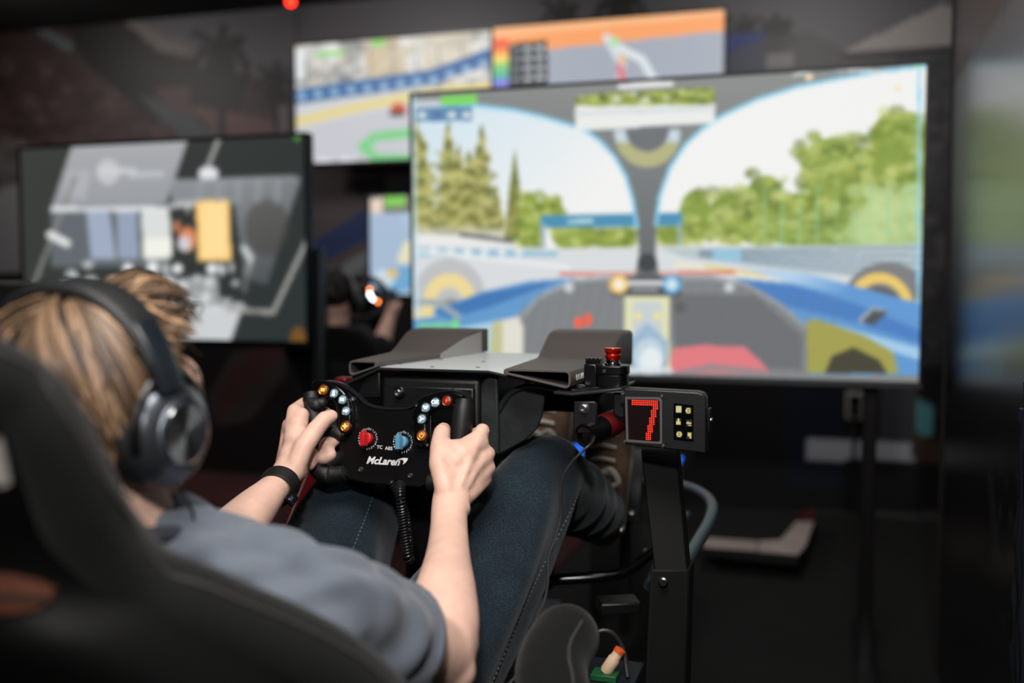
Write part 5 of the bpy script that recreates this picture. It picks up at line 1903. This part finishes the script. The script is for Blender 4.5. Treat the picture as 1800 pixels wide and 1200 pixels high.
def seam_along(pts, axis_dir, r_add, skip=2):
    c = [Vector(q[:3]) for q in pts]
    out = []
    for k in range(len(c)):
        t = (c[min(k + 1, len(c) - 1)] - c[max(k - 1, 0)]).normalized()
        d = Vector(axis_dir)
        d = (d - t * d.dot(t)).normalized()
        out.append(c[k] + d * (pts[k][3] + r_add))
    return out


for nm, ad in (('r', (1.0, -.25, -.15)), ('l', (.72, -.3, .7))):
    ax_ = spline([Vector(q[:3]) for q in thigh[nm][:16]], 9)
    sm = MB()
    for k in range(0, len(ax_) - 2, 2):
        ends = []
        for e_ in (k, k + 1):
            t = (ax_[e_ + 1] - ax_[max(0, e_ - 1)]).normalized()
            d = Vector(ad)
            d = (d - t * d.dot(t)).normalized()
            hit = bvh.ray_cast(ax_[e_] + d * .2, -d, .25)
            if hit[0] is not None:
                ends.append(hit[0] + d * .0004)
        if len(ends) == 2:
            sm.tube(ends, .0007, 5)
    part('seam', sm, thr, jn, kind='stuff')
pk = [P(598, 1075, 1.40), P(612, 1056, 1.41), P(628, 1050, 1.42), P(650, 1062, 1.42), P(690, 1085, 1.42)]

# brown shoes with pale laces
sm_, sw_, sl_ = mat('brown_suede_shoe', (104, 80, 62), 0.85, 0, .4, 300, .35, 25), mat('pale_sole', (92, 86, 80), 0.7), mat('pale_lace', (214, 208, 198), 0.8)
for a, nm in ((AR, 'r'), (AL, 'l')):
    up_ = Vector((0, .32, .95)).normalized()
    fwd = Vector((0, .95, -.32))
    q = MB()
    heel = a + Vector((0.0, .03, -.035))
    if nm == 'l':
        heel = Vector((-.60, 2.10, .74))
    pts = [(heel, .042, .044), (heel + up_ * .05, .045, .050), (heel + up_ * .12, .048, .047), (heel + up_ * .18, .050, .040), (heel + up_ * .235, .046, .034), (heel + up_ * .265, .032, .022)]
    q.tube([p[0] for p in pts], [p[1] for p in pts], 20, side=(1, 0, 0), rb=[p[2] for p in pts])
    q.ell(heel, (.040, .036, .036))
    q.tube([heel + Vector((0, -.03, .03)), heel + Vector((0, -.075, .045))], [.046, .044], 18)
    so_ = part('shoe', remeshed(q, 0.004, 5), sm_, drv)
    q = MB()
    pts = [(heel + fwd * .038, .041, .010), (heel + fwd * .034 + up_ * .06, .044, .010), (heel + fwd * .034 + up_ * .13, .049, .010), (heel + fwd * .030 + up_ * .20, .052, .010), (heel + fwd * .022 + up_ * .27, .036, .009)]
    q.tube([p[0] for p in pts], [p[1] for p in pts], 18, side=(1, 0, 0), rb=[p[2] for p in pts])
    part('sole', q, sw_, so_)
    for k in range(4):
        c = heel + up_ * (.105 + k * .028) - fwd * (.052 - k * .004)
        part('lace', MB().tube(spline([c + Vector((-.026, .006, 0)), c + Vector((0, -.004, .006)), c + Vector((.026, .006, 0))], 5), .0046, 8), sl_, so_)
    for sg in (-1, 1):
        c = heel + up_ * .105 - fwd * .056
        part('lace_loop', MB().tube(spline([c, c + Vector((.020 * sg + .006, -.012, .012)), c + Vector((.036 * sg + .006, -.016, -.012)), c + Vector((.018 * sg, -.012, -.022)), c], 5), .0062, 8), sl_, so_)
        part('lace_end', MB().tube(spline([c, c + Vector((.012 * sg, -.016, -.030)), c + Vector((.020 * sg, -.016, -.065))], 5), .0050, 8), sl_, so_)

# ================================================================== headphones and wristband
hp_ = thing('headphones', 'black over ear headphones with shiny round cups on the driver', 'headphones', (HC.x, HC.y, HC.z + .1))
EC = HC + Vector((-.002, -.024, -.007))
arc = []
TB = Vector((0, -.12, 1)).normalized()
for a in np.linspace(math.radians(12), math.radians(168), 34):
    arc.append(EC + Vector((.103 * math.copysign(abs(math.cos(a)) ** .9, math.cos(a)), 0, 0)) + TB * (.134 * math.sin(a) ** .85))


def band(pts, w_, t_, side):
    mb = MB()
    rings = []
    for k in range(len(pts)):
        t = (pts[min(k + 1, len(pts) - 1)] - pts[max(k - 1, 0)]).normalized()
        s = Vector(side)
        s = (s - t * s.dot(t)).normalized()
        n = t.cross(s)
        rings.append([pts[k] + s * (w_[k] * math.copysign(abs(math.cos(a)) ** .45, math.cos(a))) + n * (t_[k] * math.copysign(abs(math.sin(a)) ** .7, math.sin(a))) for a in [2 * math.pi * i / 16 for i in range(16)]])
    return mb.loft(rings)


n = len(arc)
ww = [.0150 + .0105 * math.sin(math.pi * k / (n - 1)) ** .7 for k in range(n)]
part('headband', band(arc, ww, [.0055 + .003 * math.sin(math.pi * k / (n - 1)) for k in range(n)], (0, 1, 0.12)), mat('band_leather', (26, 27, 28), 0.5, 0, .3, 500), hp_)
inn = [EC + (p - EC) * .945 for p in arc[4:-4]]
part('headband_pad', band(inn, [w_ * .92 for w_ in ww[4:-4]], [.004] * len(inn), (0, 1, .12)), M['rubber'], hp_)
for sg in (1, -1):
    ends = arc[:9] if sg > 0 else arc[-9:][::-1]
    sl = part('slider', band([p + Vector((.0022 * sg, 0, 0)) for p in ends[:8]], [.0165] * 8, [.0075] * 8, (0, 1, .12)), mat('slider_blue_black', (24, 30, 36), 0.3), hp_, bevel=0.001)
    edge = [p + Vector((.003 * sg, -.0165, -.002)) for p in ends[1:8]]
    part('trim_strip', MB().tube(edge, .0016, 6), M['chrome'], sl)
    cx = EC + Vector((.083 * sg, .006, -.006))
    ax = Vector((sg, -.10, .02)).normalized()
    yk = [cx + Vector((.012 * sg, .0, 0)) + Vector((0, math.cos(a) * .052, math.sin(a) * .058)) for a in np.linspace(math.radians(-10), math.radians(190), 22)]
    part('yoke', MB().tube(yk, .0052, 8), M['black_satin'], hp_)
    cu_ = part('cushion', MB().lathe(cx - ax * .014, ax, [(.028, -.004), (.046, -.006), (.054, .002), (.054, .014), (.048, .021), (.03, .021)], 36), M['rubber'], hp_)
    part('ear_cup', MB().lathe(cx, ax, [(.047, .004), (.0525, .007), (.052, .012), (.048, .019), (.041, .025), (.034, .029), (.0315, .028), (.0001, .028)], 40), mat('cup_metal', (96, 100, 106), 0.28, 0.85), hp_)
    dm = bpy.data.materials.new('spun_metal')
    dm.use_nodes = True
    nt = dm.node_tree
    pb = nt.nodes['Principled BSDF']
    pb.inputs['Base Color'].default_value = lin((215, 220, 224))
    pb.inputs['Metallic'].default_value = 1.0
    pb.inputs['Roughness'].default_value = 0.33
    pb.inputs['Anisotropic'].default_value = 0.85
    tg = nd(nt, 'ShaderNodeTangent', direction_type='RADIAL', axis='X')
    nt.links.new(tg.outputs['Tangent'], pb.inputs['Tangent'])
    ds = part('cup_disc', MB().lathe(cx + ax * .0275, ax, [(.029, 0), (.029, .0035), (.0275, .005), (.0001, .0042)], 48), dm, hp_)
    part('disc_rim', MB().tube([cx + ax * .032 + (Vector((0, 0, 1)) * math.cos(a) + ax.cross(Vector((0, 0, 1))) * math.sin(a)) * .0288 for a in np.linspace(0, 2 * math.pi, 48, endpoint=False)], .0013, 8, closed=True), M['chrome'], ds)
cb_ = spline([EC + Vector((.085, .03, -.062)), P(338, 900, .99), P(345, 960, 1.02), P(352, 985, 1.05), P(380, 990, 1.08), P(408, 1001, 1.09), P(430, 1030, 1.10)], 8)
part('lead', MB().tube(cb_, .0017, 8), M['cable'], hp_)

wb = thing('wristband', 'black rubber band with small buckle on left wrist of driver', 'wristband', tuple(P(489, 862, 1.54)))
c0, c1 = P(480.5, 865, 1.522), P(496, 845, 1.548)
axw = (c1 - c0).normalized()
s0 = RT + UP * .8
s0 = (s0 - axw * s0.dot(axw)).normalized()
s1 = axw.cross(s0)
rings = []
for f in (-.0115, -.010, .010, .0115):
    rings.append([P(488, 855, 1.535) + axw * f + s0 * (.0318 * math.cos(a)) + s1 * (.0265 * math.sin(a)) for a in np.linspace(0, 2 * math.pi, 40, endpoint=False)])
bd = part('band', MB().loft(rings, caps=False), M['rubber'], wb)
sd = bd.modifiers.new('thick', 'SOLIDIFY')
sd.thickness = 0.0032
sd.offset = 1
o = P(512, 876, 1.512)
bx = Matrix((s0, s1, axw)).transposed()
part('buckle', MB().box(o, (.006, .018, .022), bx), M['black_gloss'], wb, bevel=0.0015)
part('clasp', MB().box(o - FW * .006 + axw * .001, (.004, .006, .010), bx), M['chrome'], wb, bevel=0.001)

# ================================================================== the neighbouring rigs, out of focus
def far_person():
    t = thing('person', 'second driver in black with headphones, sitting at the smaller blue screen', 'person', (P(605, 640, 4.3).x, P(605, 640, 4.3).y, 0.45))
    h = P(590, 520, 4.25)
    b = MB()
    b.ell(h, (.078, .098, .115), 20, 14)
    b.ell(h + Vector((0, .05, -.06)), (.05, .05, .055))
    b.caps([(h + Vector((0, .108, -.02)), .012), (h + Vector((0, .10, -.03)), .013)])
    nb = h + Vector((0.0, 0, -.17))
    b.caps([(h + Vector((0, -.01, -.06)), .056), (nb, .06)])
    sr, sl = nb + Vector((.19, .02, -.06)), nb + Vector((-.19, .02, -.06))
    pel = nb + Vector((0, .22, -.46))
    tr = [(nb + Vector((0, .01, -.02)), .09, .06), (nb + Vector((0, .03, -.10)), .17, .09), (nb + Vector((0, .1, -.25)), .16, .10), (pel, .16, .10)]
    b.tube([q[0] for q in tr], [q[1] for q in tr], 20, side=(1, 0, 0), rb=[q[2] for q in tr])
    arms = []
    for s, S in ((1, sr), (-1, sl)):
        el = S + Vector((.03 * s, .20, -.17))
        if s > 0:
            el = P(662, 630, 4.32)
            wr = P(684, 560, 4.45)
        else:
            wr = el + Vector((-.03 * s, .22, .08))
        b.caps([(S, .055), (S.lerp(el, .5), .05), (el, .042)])
        b.caps([(el, .042), (el.lerp(wr, .4), .042), (wr, .028)])
        d = (wr - el).normalized()
        hd = wr + d * .05 + Vector((0, .02, .0))
        b.ell(wr + d * .035, (.03, .036, .036))
        for f in range(4):
            q = wr + d * (.04 + .012 * f) + Vector((.012 * s, .035, .010))
            b.caps([(q, .010), (q + Vector((-.01 * s, .03, .004)), .0095), (q + Vector((-.035 * s, .036, .002)), .009)], 8)
        b.caps([(wr + d * .02, .012), (wr + d * .05 + Vector((-.02 * s, .02, .012)), .011), (wr + d * .07 + Vector((-.03 * s, .04, .014)), .010)], 8)
        arms.append((S, el, wr))
    kn = []
    for s in (1, -1):
        hip = pel + Vector((.09 * s, .02, 0))
        k = hip + Vector((.05 * s, .42, .16))
        a = k + Vector((0, .36, -.22))
        b.caps([(hip, .085), (k, .058)])
        b.caps([(k, .056), (a, .038)])
        b.caps([(a, .038), (a + Vector((0, .06, .12)), .032)])
        kn.append((hip, k, a))
    part('body', remeshed(b, .006, 6), skin, t)
    c = MB()
    c.tube([q[0] for q in tr], [q[1] + .02 for q in tr], 20, side=(1, 0, 0), rb=[q[2] + .02 for q in tr])
    for i, (S, el, wr) in enumerate(arms):
        c.caps([(nb + Vector((0, .02, -.05)), .07), (S, .068), (S.lerp(el, .95), .052)])
    part('black_shirt', remeshed(c, .008, 6), mat('black_jersey', (12, 12, 13), 0.9, 0, .2, 400), t)
    S, el, wr = arms[0]
    part('white_cuff', MB().tube([el.lerp(wr, .05), el.lerp(wr, .42)], [.052, .046], 18), mat('white_cuff', (190, 190, 190), .8), t)
    j = MB()
    for hip, k, a in kn:
        j.caps([(hip, .1), (k, .072)])
        j.caps([(k, .07), (k.lerp(a, .95), .056)])
    part('trousers', remeshed(j, .008, 5), mat('dark_trousers', (18, 19, 24), .9), t)
    hr = MB().ell(h + Vector((0, -.014, .022)), (.084, .10, .104), 20, 14)
    for k in range(60):
        a = R.uniform(0, 2 * math.pi)
        e = R.uniform(.5, 1.9)
        q = h + Vector((0, -.012, .03)) + Vector((.083 * math.sin(e) * math.cos(a), -.095 * abs(math.sin(e) * math.sin(a)), .10 * math.cos(e)))
        hr.caps([(q, .011), (q + Vector((0, -.012, -.03)), .007)], 6)
    part('hair', remeshed(hr, .007, 2), mat('dark_hair', (24, 18, 15), .5), t)
    hp2 = thing('headphones', 'pale rimmed headphones on the second driver beside the slim stand', 'headphones', tuple(h + Vector((0, 0, .1))))
    arc2 = [h + Vector((.10 * math.cos(a), -.004, .135 * math.sin(a) - .02)) for a in np.linspace(.1, math.pi - .1, 24)]
    part('headband', band(arc2, [.014] * 24, [.006] * 24, (0, 1, 0)), mat('band_grey', (120, 112, 104), .4, .4), hp2)
    for s in (1, -1):
        part('ear_cup', MB().lathe(h + Vector((.082 * s, 0, -.03)), (s, 0, 0), [(.03, 0), (.05, .004), (.05, .022), (.038, .034), (.0001, .036)], 24), M['black_satin'], hp2)
    # their seat and wheel
    st = thing('racing_seat', 'plain black bucket seat of the second driver', 'seat', (nb.x, pel.y, 0.0))
    sec = []
    for z, hw, y in ((h.z - .12, .12, nb.y - .07), (nb.z + .02, .16, nb.y - .08), (nb.z - .1, .25, nb.y - .03), (nb.z - .3, .25, nb.y + .09), (pel.z - .06, .25, pel.y - .10)):
        sec.append([Vector((nb.x + hw * math.copysign(abs(math.cos(a)) ** .6, math.cos(a)), y + .10 - .14 * math.sin(a) ** .6, z)) for a in np.linspace(0, math.pi, 17)])
    vs = [q for r in sec for q in r]
    fs = [(k * 17 + i, k * 17 + i + 1, (k + 1) * 17 + i + 1, (k + 1) * 17 + i) for k in range(len(sec) - 1) for i in range(16)]
    o = part('shell', MB().add(vs, fs), M['suede'], st)
    o.modifiers.new('thick', 'SOLIDIFY').thickness = .03
    part('cushion', MB().box(pel + Vector((0, .06, -.14)), (.44, .5, .10)), M['suede'], st, bevel=.03)
    part('pedestal', MB().box((pel.x, pel.y + .06, (pel.z - .19) / 2), (.36, .4, pel.z - .19)), M['black_metal'], st, bevel=.006)
    wl = thing('steering_wheel', 'far small steering wheel with a few glowing lamps, held by the second driver', 'steering wheel', tuple(P(650, 545, 4.5)))
    wc = P(628, 525, 4.5)
    rimq = [wc + Vector((.145 * math.cos(a), .03 * math.sin(a), .095 * math.sin(a))) for a in np.linspace(0, 2 * math.pi, 40, endpoint=False)]
    part('rim', MB().tube(rimq, .015, 10, closed=True), M['rubber'], wl)
    part('face_plate', MB().box(wc + Vector((0, .01, 0)), (.2, .01, .10)), M['black_satin'], wl, bevel=.004)
    part('column', MB().box(wc + Vector((0, .18, -.02)), (.1, .3, .12)), M['black_metal'], wl, bevel=.006)
    part('column_post', MB().box(wc + Vector((0, .25, -(wc.z + .06) / 2 - .02)), (.08, .08, wc.z - .08)), M['black_metal'], wl, bevel=.006)
    for px, py, cc_, s in ((650, 509, (255, 130, 50), 5), (650, 517, (235, 245, 255), 6), (655, 525, (225, 238, 255), 6), (664, 530, (255, 130, 50), 5)):
        part('button', MB().ell(P(px, py, 4.42), (.006, .004, .006), 12, 8), glow('far_lamp', cc_, s * 2.2), wl)


far_person()

# dark headrest of the rig at the far left
t = thing('racing_seat', 'dark empty headrest and seat back at the far left under the menu screen', 'seat', (P(5, 560, 2.3).x, P(5, 560, 2.3).y, 0.0))
c = P(-5, 530, 2.3)
sec = []
for z, hw, y in ((c.z + .05, .04, c.y), (c.z + .035, .075, c.y), (c.z - .03, .085, c.y), (c.z - .12, .10, c.y), (c.z - .3, .22, c.y + .02), (c.z - .65, .22, c.y + .16)):
    sec.append([Vector((c.x + hw * math.copysign(abs(math.cos(a)) ** .6, math.cos(a)), y + .05 - .11 * math.sin(a) ** .6, z)) for a in np.linspace(0, math.pi, 17)])
vs = [q for r in sec for q in r]
fs = [(k * 17 + i, k * 17 + i + 1, (k + 1) * 17 + i + 1, (k + 1) * 17 + i) for k in range(len(sec) - 1) for i in range(16)]
part('shell', MB().add(vs, fs), M['suede'], t).modifiers.new('thick', 'SOLIDIFY').thickness = .04
part('cushion', MB().box((c.x, c.y + .33, c.z - .68), (.42, .46, .10)), M['suede'], t, bevel=.03)
part('pedestal', MB().box((c.x, c.y + .33, (c.z - .73) / 2), (.36, .4, c.z - .73)), M['black_metal'], t, bevel=.006)

# platform of the rig ahead, with a red and white printed edge
t = thing('platform', 'low black platform with pale edge and red corner, on the floor under the television', 'platform', (-.1, 4.3, 0))
zp = 0.10
q = [PZ(1236, 962, zp), PZ(1402, 978, zp), PZ(1418, 960, zp), PZ(1432, 898, zp), PZ(1240, 890, zp)]
part('top_plate', MB().prism(q, (0, 0, -.04)), M['black_matte'], t, bevel=.003)
pe = mat('pale_edge', (190, 176, 168), .6, 0, .1, 100, .15, 8)
e1 = [PZ(1236, 946, zp + .002), PZ(1330, 952, zp + .002), PZ(1330, 968, zp + .002), PZ(1236, 962, zp + .002)]
e2 = [PZ(1333, 952, zp + .002), PZ(1372, 950, zp + .002), PZ(1400, 918, zp + .002), PZ(1430, 918, zp + .002), PZ(1416, 960, zp + .002), PZ(1402, 976, zp + .002), PZ(1333, 969, zp + .002)]
for e in (e1, e2):
    part('edge_plate', MB().prism(e, (0, 0, .004)), pe, t)
part('corner_plate', MB().prism([PZ(1400, 916, zp + .002), PZ(1412, 896, zp + .002), PZ(1434, 896, zp + .002), PZ(1430, 916, zp + .002)], (0, 0, .004)), M['red_paint'], t, label='red corner plate')
part('skid', MB().prism([PZ(1245, 958, zp - .041), PZ(1395, 970, zp - .041), PZ(1420, 905, zp - .041), PZ(1250, 895, zp - .041)], (0, 0, -(zp - .041))), M['black_matte'], t)
# pedestal of that rig and its blue lit computer
c = PZ(1330, 925, zp + .01)
tw = thing('tower_computer', 'dark computer case with blue glowing windows behind the display box', 'computer', (P(1120, 800, 2.9).x, P(1120, 800, 2.9).y, 0))
A = P(1015, 790, 2.75)
A2 = P(1180, 815, 2.75)
yy = 2.74
bx0, bx1 = PY(1000, 800, yy).x, PY(1200, 800, yy).x
zt1, zb1 = PY(1100, 755, yy).z, PY(1100, 850, yy).z
part('case', boxm(bx0, bx1, yy, yy + .3, zb1, zt1), M['black_matte'], tw, bevel=.005)
part('stand_leg', boxm(bx0 + .05, bx1 - .05, yy + .06, yy + .24, 0, zb1), M['black_matte'], tw)
blu = glow('blue_lamp', (40, 110, 235), 1.0)
for pl in ([(1000, 782), (1046, 776), (1024, 826), (1000, 826)], [(1150, 792), (1174, 792), (1170, 806), (1156, 808)], [(1176, 812), (1190, 800), (1202, 803), (1196, 818), (1180, 821)]):
    part('lit_window', MB().prism([PY(x, y, yy - .002) for x, y in pl], (0, .004, 0)), blu, tw)
cap = P(1040, 703, 2.2)
